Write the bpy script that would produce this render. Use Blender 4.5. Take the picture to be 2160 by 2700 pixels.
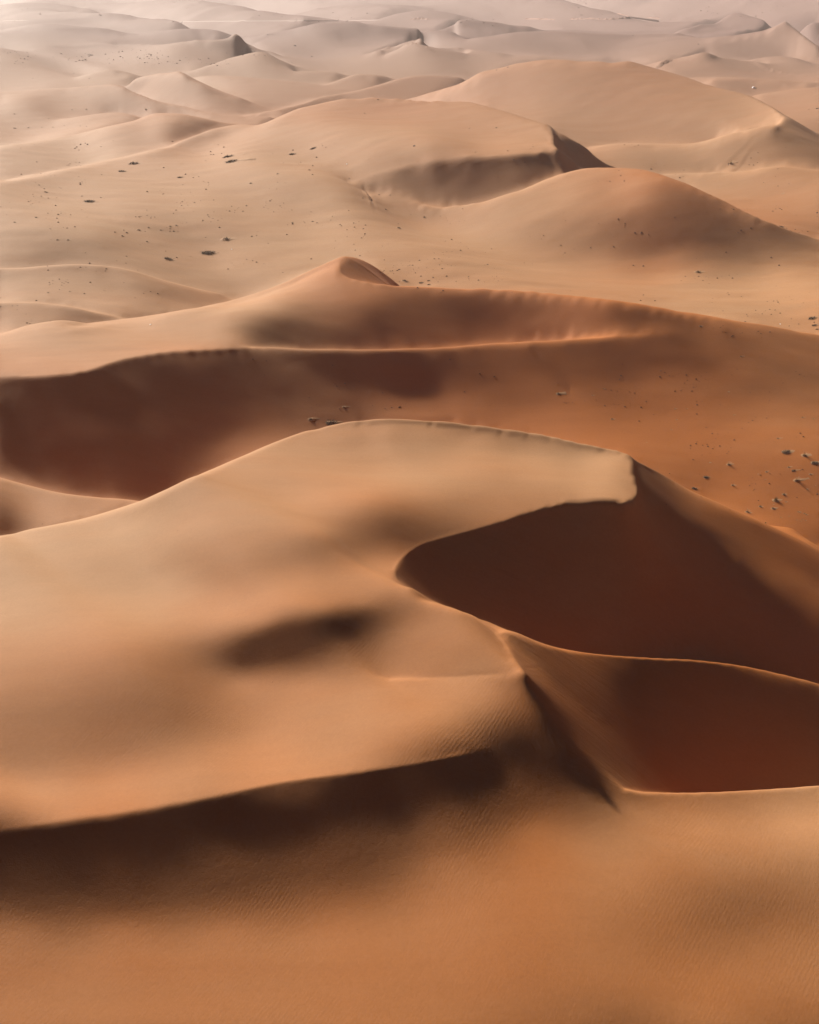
import bpy, bmesh, math, random, time
import numpy as np
from mathutils import Vector, Matrix
T_START=time.time()
scene=bpy.context.scene
for _o in list(bpy.data.objects): bpy.data.objects.remove(_o)

# ------------------------------------------------------------------ camera
CAM_Z=50.0
cam_data=bpy.data.cameras.new('camera'); cam=bpy.data.objects.new('camera',cam_data)
scene.collection.objects.link(cam); scene.camera=cam
cam.location=(0,0,CAM_Z)
cam.rotation_euler=(math.radians(90)-math.atan(1420/3766.0),0,0)
cam_data.sensor_fit='HORIZONTAL'; cam_data.sensor_width=36.0; cam_data.lens=36.0*3766.0/2160.0
cam_data.clip_start=1.0; cam_data.clip_end=60000.0

# ------------------------------------------------------------------ sky and sun
SUN_ELEV=math.radians(29.0); SUN_TOWARDS=(-0.55,0.835)      # bearing of the sun: ahead and to the left
world=bpy.data.worlds.new('World'); scene.world=world; world.use_nodes=True
wn=world.node_tree; wn.nodes.clear()
sky=wn.nodes.new('ShaderNodeTexSky'); sky.sky_type='NISHITA'; sky.sun_disc=False
sky.sun_elevation=SUN_ELEV; sky.sun_rotation=-math.atan2(-SUN_TOWARDS[0],SUN_TOWARDS[1])
sky.altitude=600; sky.air_density=1.0; sky.dust_density=4.0; sky.ozone_density=1.0
tint=wn.nodes.new('ShaderNodeMix'); tint.data_type='RGBA'; tint.blend_type='MULTIPLY'; tint.inputs[0].default_value=1.0
tint.inputs[7].default_value=(0.055,0.022,0.014,1)               # warm desert dust hangs in the air
bg=wn.nodes.new('ShaderNodeBackground'); bg.inputs['Strength'].default_value=0.05
wo=wn.nodes.new('ShaderNodeOutputWorld')
wn.links.new(sky.outputs[0],tint.inputs[6]); wn.links.new(tint.outputs[2],bg.inputs['Color']); wn.links.new(bg.outputs[0],wo.inputs['Surface'])
sun_data=bpy.data.lights.new('sun','SUN'); sun=bpy.data.objects.new('sun',sun_data); scene.collection.objects.link(sun)
sun_data.energy=5.0; sun_data.angle=math.radians(2.0); sun_data.color=(1.0,0.91,0.78)
_c=math.cos(SUN_ELEV); _sv=Vector((SUN_TOWARDS[0]*_c,SUN_TOWARDS[1]*_c,math.sin(SUN_ELEV)))
sun.rotation_euler=_sv.to_track_quat('Z','Y').to_euler(); sun.location=_sv*200
vs=scene.view_settings; vs.view_transform='Standard'; vs.look='None'; vs.gamma=1.0; vs.exposure=1.74; vs.use_curve_mapping=False
scene.display_settings.display_device='sRGB'
scene.cycles.max_bounces=6; scene.cycles.diffuse_bounces=1; scene.cycles.glossy_bounces=1; scene.cycles.volume_bounces=1
scene.cycles.transparent_max_bounces=8; scene.cycles.use_denoising=True
ROW_K=2; COL_K=2
SAND_A=(.312,.177,.092,1); SAND_B=(.300,.097,.020,1); SAND_HAZED=(.168,.104,.092,1); SPEC=.05
RIP_ROT=.5; RIP_SCALE=1.55; RIP_H=.0045
HAZE_D=.00011; HAZE_C=(.88,.82,.84,1)
# ---------------------------------------------------------------- camera geometry (metres; photograph pixels 2160 x 2700)
CAM_H=50.0; FOC=3766.0; PITCH=math.atan(1420/3766.0)
CP,SP=math.cos(PITCH),math.sin(PITCH)
SUN_EL=math.radians(29.0); SUN_H=(-0.55,0.835)
def ground_at(px,py,z):
    px=np.asarray(px,float);py=np.asarray(py,float);z=np.asarray(z,float)
    a=(px-1080)/FOC; b=(py-1350)/FOC
    dy=CP-b*SP; dz=-SP-b*CP
    t=(z-CAM_H)/dz
    return a*t, dy*t
# ---------------------------------------------------------------- survey notes: where things stand in the view and how high
TILE=dict(P=(0,0,1.0),D=(0,0,1/1.2522),T1=(0,600,1.725),T2=(1160,600,1.725),T3=(0,1200,1.725),T4=(1160,1100,1.725),T5=(1160,1900,1.725),
          T6=(800,300,1.725),F7=(0,0,2.15625),F5=(700,0,2.15625),F4=(0,300,2.15625),F6=(1400,0,2.27),Z0=(0,1900,2.156),Z2=(1000,1500,2.464))
def px(tile,x,y):
    o=TILE[tile]; return o[0]+x/o[2], o[1]+y/o[2]
CURVES=[]   # (pts[(px,py,z)], kink dict or None, feet list, weight)
GAPS=[]
def gap(tile,pts):
    GAPS.append([(*px(tile,p[0],p[1]),p[2],p[3]) for p in pts])
def curve(tile,pts,kink=None,foot=None,w=1.0,zf=None):
    if foot is not None and zf is None: zf=[min(.4*p[2],2.5) for p in pts]; foot=[]
    if zf is not None:
        if not isinstance(zf,list): zf=[min(zf,p[2]-.1) for p in pts]
        gap(tile,[(p[0],p[1],p[2],q) for p,q in zip(pts,zf)]); foot=foot or []
    P=[(*px(tile,p[0],p[1]),p[2]) for p in pts]
    if kink is not None: kink=dict(kink); kink['amp']=[p[3] if len(p)>3 else kink.get('a',.5) for p in pts]
    CURVES.append((P,kink,foot,w))
GUIDES=[]
def guide(tile,*pts,w=.25):
    for p in pts: GUIDES.append((*px(tile,p[0],p[1]),p[2],w))
SAMPLES=[]
def tone(tile,*pts,w=1.0):
    for p in pts: SAMPLES.append((*px(tile,p[0],p[1]),p[2],w))
# ---- big dune: crest, tip, S-shaped brink, bowl head, near brink, tip   (lee on the left-hand side going along)
curve('P',[(-160,1447,6.4),(0,1419,7.2),(120,1393,8.1),(232,1368,9.1),(378,1322,10.7),(420,1304,11.2),(460,1287,11.6),(522,1258,12.0),(684,1183,12.8),(800,1139,13.1),(835,1133,13.2)],zf=[1.2,1.4,1.8,2.1,2.6,.7,.6,.6,.7,1,1.2],w=1.8)
curve('P',[(835,1133,13.2,.1),(870,1122,13.4,.3),(927,1112,13.7,.5),(1027,1106,14),(1160,1112,13.9),(1334,1132,13.5),(1438,1148,13.2),(1537,1171,12.8),(1624,1188,12.4),(1658,1200,12.2),(1671,1211,12,.3),(1673,1239,12.1,.3),
 (1680,1275,12.3,.3),(1682,1297,12.4,.33),(1673,1320,12.5,.5),(1653,1330,12.5,.55),(1624,1330,12.5),(1566,1329,12.5),(1508,1332,12.4),(1421,1349,12.3),(1305,1384,12.1),(1160,1422,12.1),
 (1102,1440,12.3),(1062,1468,12.4),(1041,1495,12.5),(1041,1515,12.6),(1052,1535,12.7),(1081,1559,12.8),(1122,1577,12.9),(1183,1601,13),(1244,1622,13.1),(1262,1632,13.1),(1304,1662,13.1),(1335,1697,13.2),(1350,1730,13.3),(1372,1757,13.4),(1390,1777,13.5)],
 kink=dict(a=.62,w=11,lee=1),w=1.6)
gap('P',[(835,1133,13.2,1.2),(927,1112,13.7,1.4),(1027,1106,14,1.4),(1160,1112,13.9,1.2),(1334,1132,13.5,.9),(1537,1171,12.8,.4),(1658,1200,12.2,.2),(1671,1211,12,.2)])
guide('P',(1760,1120,0.3),(1500,1090,0.6),(1850,1240,0.1),(2100,1350,0),(2140,1420,0),w=.4)
curve('P',[(1671,1211,12),(1740,1245,10),(1827,1297,7.6),(1914,1338,5.6),(2000,1375,4),(2087,1413,2.8),(2160,1448,1.8),(2260,1500,.8)],zf=[.2,.1,.1,.1,0,0,0,-.2],w=1.2)
guide('P',(1653,1335,12.4),(1740,1365,10.6),(1832,1396,8.8),(1950,1450,6.5),(2050,1500,5),(2160,1558,3.4),w=.5)
# spur crest of the near dune
curve('P',[(1262,1632,12.9,.05),(1285,1639,12.5,.2),(1351,1668,11.7,.4),(1438,1700,10.7),(1531,1720,9.7),(1612,1729,9),(1711,1736,8.4),(1827,1742,7.8),(1943,1755,7),(2058,1778,6),(2160,1804,5),(2260,1840,4)],kink=dict(a=.45,w=7,lee=1),zf=[10.5,10,8.4,6.8,5.4,4.4,3.2,2.0,.8,-.3,-1.1,-1.6],w=1.4)
# foreground crest bottom right
curve('P',[(1640,2078,8.9,.05),(1670,2084,8.6,.15),(1711,2088,8.2),(1798,2090,7.8),(1914,2088,7.6),(2030,2082,7.4),(2160,2073,7.4),(2280,2064,7.5)],kink=dict(a=.4,w=5,lee=1),w=1.4)
gap('P',[(1670,2084,8.6,7.9),(1711,2088,8.2,6.4),(1798,2090,7.8,4.3),(1914,2088,7.6,3),(2030,2082,7.4,2.4),(2160,2073,7.4,2.2),(2280,2064,7.5,2.2)])
# ridge of the near dune (lit above, shade below)
curve('P',[(1300,1966,11.4,0),(1240,1982,11.6,.05),(1160,2001,11.7,.3),(1000,2030,11.4,.35),(905,2042,11.2,.4),(800,2055,11,.4),(700,2072,10.8,.35),(649,2083,10.7,.3),(464,2122,10.4,.2),(278,2152,10.2,.12),(0,2190,10,.1),(-150,2205,9.9,.1)],kink=dict(a=.4,w=6,lee=1),w=.8)
guide('P',(200,2700,6.3),(1080,2700,6.1),(2160,2700,5.5),w=.15)
# amphitheatre floor crease
curve('P',[(1000,1789,11.7,0),(1060,1788,11.9,-.15),(1160,1786,12.3,-.35),(1276,1780,12.9,-.4),(1340,1778,13.2,-.4),(1388,1778,13.5,-.4)],kink=dict(a=.3,w=6,lee=1),w=.6)
guide('P',(-250,2300,9),(-250,2600,7.4),(-250,2000,9.2),(-250,1700,7),(2400,2400,6.5),(2400,1900,3),w=.5)
# low dune at left edge
curve('P',[(-140,1225,3.6),(0,1258,3.2),(75,1278,3.0),(162,1299,2.9),(243,1310,2.8),(325,1316,2.8),(377,1322,2.9)],zf=.3,w=1)
# mid dune: brink left, thin ridge right  (lee to the south = right-hand side)
curve('P',[(-120,998,7.5),(0,994,7.6),(99,995,7.7),(174,988,7.9),(232,980,8),(272,966,8.2),(307,951,8.3),(359,942,8.3),(435,932,8.3),(522,926,8.2),(597,921,8),(640,919,7.9,.35),(696,916,7.7,.3),(812,921,7.4,.25),(928,923,7.2,.25),(1000,923,7.2,.25),(1160,917,7.2,.25),(1276,907,7.3,.25),(1392,900,7.4,.22),(1508,894,7.5,.18),(1682,885,7.8,.1),(1769,881,7.9,.05),(1845,870,8,0),(1914,867,8,0)],
 kink=dict(a=.5,w=10,lee=-1),w=1.3)
gap('P',[(660,918,7.8,7.5),(696,916,7.7,7),(812,921,7.4,6),(928,923,7.2,5.4),(1000,923,7.2,5.2),(1160,917,7.2,5),(1276,907,7.3,5.2),(1392,900,7.4,5.6),(1508,894,7.5,6.4)])
guide('P',(300,1270,.3),w=.3)
# peak of the mid dune and its long crest
curve('P',[(-60,890,3),(0,883,3),(116,872,3.2),(290,849,3.6),(377,838,3.9),(464,825,4.5),(556,807,5.6),(638,785,7),(725,756,8.6),(812,716,10.4),(870,690,11.5),(900,678,12)],zf=[2.3,2.4,2.4,2.2,1.6,1.4,1.1,.8,.6,.5,.5,.5],w=1.3)
curve('P',[(870,690,11.5,.1),(906,677,12,.4),(896,694,11.8),(894,712,11.6),(897,721,11.4),(913,731,11.2),(945,740,11),(991,749,10.8),(1032,755,10.6),(1072,758,10.4),(1148,760,10.3),(1235,762,10.3),(1322,766,10.3),(1392,770,10.3),(1508,781,10.2),(1624,795,9.8),(1740,813,9.3),(1856,832,8.6),(1972,850,7.8),(2060,867,7),(2160,884,6),(2280,905,5)],
 kink=dict(a=.68,w=12,lee=1),w=1.6)
gap('P',[(1075,758,10.4,.5),(1148,760,10.3,.5),(1235,762,10.3,.5),(1392,770,10.3,.4),(1624,795,9.8,.3),(1856,832,8.6,.2),(2060,867,7,.2),(2160,884,6,.2),(2280,905,5,.2)])
curve('P',[(906,677,12),(933,678,11.2),(974,695,9.6),(1014,720,7.8),(1043,742,6.5),(1075,764,5)],zf=.5,w=1)
guide('P',(1150,740,.6),(1400,750,.5),(1700,780,.3),(2000,820,.2),w=.3)
# soft dunes left
curve('P',[(-80,708,5.3),(0,707,5.5),(58,706,5.6),(145,699,6),(220,697,6.1),(301,703,5.7),(359,716,5),(435,739,3.4),(510,759,1.8),(580,774,.8)],zf=[.7]*7+[.5,.4,.3],w=1)
curve('P',[(-60,797,4.4),(0,796,4.5),(87,795,4.5),(145,801,4.3),(203,811,4),(250,822,3.5),(301,833,2.9),(348,842,2.6)],zf=[3.4,3.4,3.4,3.2,3,2.8,2.4,2.2],w=.9)
guide('P',(300,620,.5),(600,660,.4),(1000,650,.3),(1400,700,.3),(1700,740,.2),(800,600,.8),w=.2)
# dune D7 : big west slope, crest, tip, bowl brink
curve('P',[(-60,492,.8),(0,481,1),(139,453,1.8),(255,430,3),(371,404,4.4),(441,388,5.5)],zf=[.5,.6,1.3,2.3,3.8,5],w=1)
curve('P',[(441,389,5.5,0),(475,373,6.3,.2),(510,359,7.2),(557,342,8),(603,332,8.4),(640,329,8.4,.2),(677,331,8.4,0)],kink=dict(a=.3,w=12,lee=1),zf=[5.2,5.5,6,6.6,6.4,6,5.5],w=1)
curve('P',[(672,332,8.4),(700,325,9),(746,304,10.8),(793,285,12.3),(839,274,13.6)],zf=[2,1.5,1.5,1.5,1.5],w=1.1)
curve('P',[(800,283,12.6,0),(839,274,13.6,.2),(886,264,14.8),(932,261,15.3),(997,261,15.5),(1052,263,15.5),(1117,268,15.5),(1164,270,15.5),(1233,271,15.5),(1280,281,15.3),(1349,299,15),(1396,315,14.5),(1440,329,14.1),(1455,336,14),(1461,357,13.6),(1461,376,13.3),(1468,390,12.9),(1476,400,12.4),
 (1455,403,12.2),(1390,409,12),(1322,414,11.6),(1264,418,11.2),(1206,422,10.7),(1148,429,10),(1090,439,8.9),(1032,452,7.8),(985,462,6.9,.4),(945,471,6.1,.2),(915,480,5.5,0)],kink=dict(a=.5,w=14,lee=1),w=1.4)
gap('P',[(839,274,13.6,1.6),(886,264,14.8,2),(932,261,15.3,2),(1052,263,15.5,2.6),(1117,268,15.5,4.6),(1164,270,15.5,6),(1233,271,15.5,7.5),(1349,299,15,8),(1440,329,14.1,6.4),(1455,336,14,6)])
curve('P',[(1480,350,13),(1500,362,12.2),(1532,381,10.6),(1576,410,8),(1610,428,6),(1640,442,4.4)],zf=[5.5,5,4.6,4.1,3.7,3.3],w=1)
curve('P',[(1476,401,12.3),(1513,419,10.6),(1548,432,9.4),(1577,443,8.6)],zf=[10,8,6,4.5],w=.7)
guide('P',(1000,400,9.5),(700,450,6.5),(400,480,3.5),(200,560,1.8),(1300,350,12.5),w=.15)
# D6
curve('P',[(955,503,4.45,0),(985,505,4.2,0),(1032,514,4.0,0),(1078,529,3.3,.03),(1125,542,2.8,.1),(1157,548,2.6),(1206,543,3.2),(1264,535,4.2),(1322,519,5.6),(1380,500,7),(1438,475,8.4),(1484,458,9.4),(1525,449,10),(1565,444,10.5),(1640,445,11),(1704,451,11),(1739,460,10.9),(1785,477,10.5),(1816,488,10.2),(1910,531,8.2),(2003,576,6),(2090,609,3.9),(2160,632,2),(2260,660,.8)],kink=dict(a=.35,w=14,lee=1),
 zf=[4.3,4.05,3.8,3.05,2.5,2.3,2.85,3.6,4.8,5.9,7.4,8.4,7.6,5,2.5,2,1.6,1.4,1.2,.8,.5,.4,.2,.2],w=1.3)
guide('P',(1800,720,.3),(1500,700,.3),(2100,720,.2),w=.3)
# D8
curve('P',[(1040,266,2.5),(1071,261,3.5),(1117,250,5.2),(1164,237,7),(1210,223,8.8),(1257,204,11.4),(1303,186,14),(1349,174,15.8)],zf=1.5,w=1)
curve('P',[(1303,186,14,0),(1349,174,15.8,.2),(1400,167,16.8),(1444,164,17),(1497,164,17.2),(1576,168,17),(1629,171,16.9),(1682,172,16.8),(1708,176,16.7),(1752,187,16.5),(1810,205,16.2),(1876,227,15.8),(1973,252,14.4),(2008,267,13.8),(2030,280,13.3),(2046,290,13),(2058,304,12.7),(2063,318,12.4),(2059,333,12),(2048,340,11.7),(2030,341,11.6),(2006,340,11.5,.2),(1973,344,10.8,0)],kink=dict(a=.55,w=16,lee=1),w=1.3)
gap('P',[(1349,174,15.8,2),(1444,164,17,2),(1576,168,17,2),(1682,172,16.8,2),(1810,205,16.2,2),(1876,227,15.8,2),(1973,252,14.4,2),(2030,280,13.3,2)])
curve('P',[(2035,282,13),(2061,300,10.7),(2105,324,7.6),(2160,355,3.5),(2240,390,.5)],zf=[2,2,1.6,1.2,.2],w=.9)
curve('P',[(1554,388,3.4),(1598,382,3.9),(1664,379,4.2),(1730,380,4.4),(1796,381,4.6),(1840,377,5.2),(1885,366,6.8),(1929,352,9),(1973,344,10.6)],zf=[3,3.2,3.4,3.5,3.6,4,5,7.2,9.6],w=.9)
curve('P',[(1735,458,2.6),(1796,456,2.8),(1885,454,3),(1973,449,4.6),(2017,442,5.8),(2061,438,6.4),(2105,442,6),(2160,448,5.2),(2250,455,4.5)],zf=[1.4,1.5,1.8,3.8,5.3,5.8,5.3,4.4,3.6],w=.8)
# D9
curve('P',[(-60,392,1),(0,385,1.5),(93,373,2.3),(186,357,3.6),(278,336,5.8),(348,320,7.4),(385,306,9),(408,300,9.6),(441,298,9.9),(487,302,9.6),(533,311,8.6),(580,320,7.4),(642,328,5.6)],kink=dict(a=.2,w=20,lee=1),foot=[(0,30,-6)],w=1)
# further back
curve('P',[(140,318,1),(195,309,2),(278,298,3.4),(325,298,3.6),(362,306,2.8),(380,311,2)],foot=[(0,25,-2.4)],w=.8)
curve('P',[(-60,246,5),(0,242,5.4),(93,237,6.2),(186,231,7.4),(255,225,8.8),(297,223,9.4),(325,228,9,.4),(343,239,8,.4),(371,250,7,.35),(417,267,5.6,.3),(487,281,4.6,.3),(557,297,3.6,.2),(626,305,3,.1),(719,306,3,0)],kink=dict(a=.15,w=18,lee=1),foot=[(6,32,-5)],w=.9)
curve('P',[(300,224,5),(325,218,6.3),(371,204,8.6),(417,195,10.4),(464,191,11.6),(473,189,12)],foot=[(0,40,-6)],w=.8)
curve('P',[(417,195,10.4,.1),(464,191,11.6,.4),(473,189,12),(479,201,11.2),(500,214,9.8),(540,230,8.2),(590,247,6,.2),(640,262,4.4,.1)],kink=dict(a=.3,w=22,lee=1),w=.9)
curve('P',[(473,189,12),(500,203,10),(533,220,7.6),(580,240,5.2),(626,257,3.2),(663,269,2)],foot=[(8,30,-3)],w=.6)
curve('P',[(496,203,3.4),(557,199,4.6),(626,202,4.8),(696,209,4.2),(760,214,3.4),(850,223,2)],foot=[(0,40,-3)],w=.7)
curve('P',[(640,304,1.5),(719,290,2.6),(800,270,3),(839,256,3.4),(950,236,4),(1071,203,5),(1130,198,5.2),(1220,202,4)],foot=[(0,40,-3)],w=.7)
curve('P',[(774,188,4),(839,186,4.6),(886,189,4.4),(932,195,3.2),(1010,202,3)],foot=[(0,40,-3)],w=.5)
curve('P',[(860,222,2),(920,200,4.6),(947,194,5.4),(980,194,5.4),(1030,200,4.4),(1071,205,3)],foot=[(0,30,-3)],w=.6)
curve('P',[(500,190,2),(557,172,4.6),(626,151,8),(668,142,9.8),(686,141,10),(710,147,9,.5),(742,162,6.4,.4),(775,175,4,.2),(840,187,2,0)],kink=dict(a=.1,w=25,lee=1),foot=[(8,45,-6)],w=.9)
curve('P',[(300,125,2),(400,121,5),(468,113,9,.2),(510,110,10.4),(547,108,11.2),(580,110,11),(603,104,12.2),(621,94,14.4),(649,107,11.4),(696,128,7),(742,148,2.5)],kink=dict(a=.4,w=30,lee=-1),foot=[(10,60,-9)],w=1)
curve('P',[(700,92,5),(760,82,8),(827,70,11.6,.2),(862,67,12.4),(932,65,13),(1001,74,11),(1048,80,9.4),(1099,83,8.6),(1200,90,6.5,.1)],kink=dict(a=.35,w=45,lee=-1),foot=[(0,90,-9)],w=1)
curve('P',[(900,108,4),(960,110,3.5),(1060,108,4)],w=.3)
curve('P',[(960,150,2),(1025,127,5.5),(1071,112,9),(1110,98,12.4,.2),(1109,108,11),(1103,118,9.2),(1075,117,8.4),(1040,124,7,.4),(990,142,4,.1)],kink=dict(a=.55,w=20,lee=1),foot=[(0,60,-6)],w=1)
curve('P',[(1110,98,12.4),(1150,111,9.2),(1201,122,6.6),(1280,138,4),(1350,148,2)],foot=[(8,60,-4)],w=.7)
curve('P',[(1010,150,3.2),(1050,132,6.6),(1082,122,8.6),(1105,122,8.8),(1164,135,6.4),(1233,147,3.4)],foot=[(0,20,-2.5)],w=.7)
curve('P',[(1140,85,5),(1187,67,9.8,.2),(1215,59,12),(1242,58,12.2),(1290,64,10.2),(1340,72,7.6),(1400,78,5,.1)],kink=dict(a=.3,w=50,lee=-1),foot=[(0,100,-8)],w=.9)
curve('P',[(1190,87,5),(1220,81,6.6),(1255,81,6.6),(1275,90,4)],w=.4)
curve('P',[(1233,108,4),(1300,100,6),(1370,92,8),(1460,89,9),(1560,92,8.4),(1620,95,7.6),(1700,97,6.6),(1800,93,7)],kink=dict(a=.25,w=40,lee=-1),foot=[(0,60,-5)],w=.8)
curve('P',[(1440,94,5.6),(1490,87,8.4),(1530,85,9),(1570,88,8),(1602,91,6.6)],foot=[(0,40,-4)],w=.6)
# right-hand far ridges
curve('P',[(1790,86,5),(1850,68,8),(1905,52,10),(1930,44,11.5),(1951,43,12)],foot=[(0,90,-9)],w=.6)
curve('P',[(1951,43,12),(1990,51,11),(2040,62,9.6),(2060,66,9)],foot=[(10,70,-5)],w=.7)
curve('P',[(1846,108,6),(1889,104,8,.2),(1945,99,10),(1990,91,11.8),(2020,84,13.4),(2050,71,16.2),(2064,64,17.8),(2074,60,18.8),(2090,70,17.2),(2120,97,13,.2),(2160,128,8,.1)],kink=dict(a=.25,w=38,lee=-1),foot=[(10,80,-10)],w=1)
curve('P',[(2040,65,11),(2084,62,12.5),(2120,60,13.2),(2160,59,13.5)],foot=[(0,80,-6)],w=.5)
curve('P',[(1980,155,3),(2017,149,4.4),(2060,148,4.6),(2110,156,3.6),(2150,171,1.5)],foot=[(0,40,-3)],w=.6)
curve('P',[(1717,170,3),(1774,159,5),(1819,150,7.2),(1849,142,9.4,.1),(1867,142,9.4),(1893,152,7),(1951,160,5),(2020,167,3.6,.1)],kink=dict(a=.35,w=25,lee=-1),foot=[(0,50,-6)],w=.8)
curve('P',[(1815,206,2.4),(1860,206,2.6),(1950,207,3.6),(2050,213,3.6),(2160,218,3.4)],kink=dict(a=.2,w=25,lee=-1),foot=[(0,50,-3)],w=.7)
curve('P',[(1973,252,3),(2040,243,4),(2100,236,4.6),(2160,231,5)],foot=[(0,40,-3)],w=.6)
curve('P',[(0,80,5),(60,72,9),(110,66,11.6),(150,67,11),(250,78,7.6),(330,94,3)],foot=[(0,90,-6)],w=.6)
curve('P',[(170,36,6),(260,37,8.5),(350,48,5)],foot=[(0,150,-5)],w=.5)
curve('P',[(370,95,3),(450,81,8),(490,79,8.6),(540,84,6.6),(600,92,3.6)],foot=[(0,70,-4)],w=.6)
curve('P',[(0,137,2),(60,142,1.8),(180,155,1.5),(260,175,1)],w=.4)
curve('P',[(200,205,2),(260,190,4.4),(289,183,5.4),(330,190,4),(370,200,2)],foot=[(0,40,-3)],w=.6)
curve('P',[(1000,48,3),(1060,34,8),(1130,31,9.4),(1190,36,7.8),(1260,50,3)],foot=[(0,150,-6)],w=.6)
curve('P',[(0,15,6),(100,12,8),(200,20,4)],foot=[(0,200,-5)],w=.3)
# ---- tones: photographed red value at places (what slope the sun sees)
tone('P',(60,2600,185),(300,2600,188),(600,2600,190),(900,2600,190),(1200,2600,186),(1500,2600,175),(1800,2600,180),(2050,2600,180),
 (1400,2680,168),(1600,2680,155),(2100,2690,165),(100,2690,190),(800,2690,190),
 (60,2450,165),(300,2450,172),(600,2450,182),(900,2450,190),(1200,2450,192),(1500,2480,182),(1800,2460,165),(2050,2460,170),
 (60,2350,110),(300,2350,120),(600,2350,150),(900,2350,172),(1200,2350,186),(1450,2350,190),(1700,2350,180),(1900,2360,160),(2100,2370,160),
 (60,2270,70),(300,2270,75),(600,2270,95),(900,2270,120),(1150,2270,165),(1400,2270,188),(1650,2260,195),(1850,2280,185),(2080,2270,185),
 (60,2220,55),(300,2210,55),(600,2190,65),(900,2190,80),(1150,2190,120),(1400,2190,172),(1650,2190,185),(1850,2180,200),(2080,2170,215),
 (1150,2120,85),(1400,2120,130),(1650,2130,160),(1900,2120,175),(2100,2110,190),(2150,2200,215),(2150,2300,180),
 (900,2110,55),(600,2140,50),(1300,2070,95),(1500,2080,120),(1100,2060,65),(1250,2000,55),
 (300,2560,186),(2000,2400,155),(1750,2420,170),(2050,2540,182))
tone('P',(100,2100,222),(300,2070,220),(500,2040,215),(700,2010,222),(900,1970,218),(1050,1930,205),(1200,1880,195),(1300,1830,190),
 (100,2020,185),(300,1980,175),(500,1960,185),(700,1930,210),(900,1880,215),(1100,1850,212),
 (100,1900,182),(300,1880,172),(500,1860,165),(650,1840,190),(800,1860,212),(950,1830,212),
 (60,1800,195),(250,1800,180),(400,1790,165),(520,1780,160),(650,1800,195),(800,1815,208),(1000,1810,212),(1200,1800,215),
 (60,1700,218),(250,1700,212),(400,1710,190),(520,1710,160),(620,1720,95),(680,1710,50),(760,1670,30),(850,1640,30),(950,1620,65),(720,1690,35),(650,1735,75),
 (700,1745,120),(800,1740,115),(900,1700,120),(950,1740,160),(1050,1700,180),(1150,1740,190),(1200,1680,195),(1300,1740,185),(1150,1640,190),(1050,1650,165),(1050,1600,150),
 (700,1640,190),(850,1600,195),(950,1588,190),(1030,1575,180),(600,1660,195),(450,1660,212),
 (60,1600,222),(250,1600,222),(450,1600,225),(650,1600,222),(850,1565,205),(950,1550,200),
 (60,1520,215),(250,1520,210),(450,1510,205),(650,1520,198),(800,1530,215),(900,1530,212),(750,1580,218),(1000,1490,215),
 (60,1440,222),(250,1450,220),(450,1450,210),(600,1460,200),(720,1465,190),(850,1440,165),(950,1420,150),(1050,1420,170),(900,1480,205),(1000,1450,205),(1150,1400,195),
 (850,1400,190),(950,1385,150),(1050,1375,130),(1150,1360,150),(1250,1330,185),(1350,1310,200),(1500,1300,215),(1620,1300,215),
 (100,1430,224),(300,1400,224),(500,1380,222),(700,1370,215),(800,1350,215),(950,1310,215),(1100,1300,205),(1200,1290,200),(1400,1270,215),(1600,1260,222),
 (400,1350,220),(550,1300,215),(700,1280,212),(850,1270,218),(1000,1250,222),(1200,1230,225),(1400,1220,228),(1600,1215,228),
 (600,1240,214),(750,1200,210),(850,1180,208),(950,1150,200),(1050,1150,198),(1200,1150,200),(1350,1160,206),(1500,1190,216),(950,1200,205),(1150,1190,212),(1300,1190,218))
# bowl and lee slopes
tone('P',(1250,1450,50),(1400,1400,42),(1550,1380,42),(1300,1550,60),(1500,1500,52),(1700,1480,55),(1500,1620,48),(1700,1620,45),(1900,1620,50),(2050,1680,60),(1150,1520,75),(1200,1560,70),
 (1750,1290,105),(1800,1350,105),(1900,1390,105),(2000,1440,110),(2100,1480,110),(1850,1440,75),(1950,1490,90),(2050,1530,125),(2140,1570,120),(2000,1560,60),
 (1350,1690,105),(1450,1750,105),(1500,1820,100),(1600,1780,80),(1700,1850,60),(1850,1800,60),(2000,1850,55),(2100,1900,60),(1600,1950,80),(1700,2020,65),(1900,2020,80),(2100,2030,90),(1420,1860,90),(1500,1950,75),(1400,1960,65),(1350,2030,70),
 (1600,1750,105),(1800,1765,90),(2000,1800,75))
# left low dune
tone('P',(100,1340,205),(200,1320,205),(300,1330,212),(20,1300,175),(60,1310,185),(10,1385,90),(40,1360,150),(120,1370,200),(10,1420,215),w=.8)
# mid dune dark face and plain
tone('P',(60,1020,55),(250,1010,50),(300,990,50),(420,980,60),(600,960,80),(800,960,90),(1000,960,95),(1300,940,100),(1600,920,110),(1850,905,125),(2050,900,140),
 (60,1080,72),(300,1060,75),(500,1060,80),(700,1040,95),(900,1020,110),(1200,1000,115),(1500,980,110),(1800,970,120),(2050,960,135),
 (60,1180,75),(300,1180,82),(500,1150,88),(750,1070,100),(900,1080,115),(1300,1060,140),(1500,1060,145),(1700,1060,155),(1900,1060,155),(2100,1060,160),
 (200,1250,85),(350,1280,92),(450,1230,90),(1600,1120,165),(1800,1130,175),(2000,1140,185),(2100,1150,185),(1800,1200,172),(2000,1230,170),(2100,1250,160),(1950,1300,178),(2100,1350,168))
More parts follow.
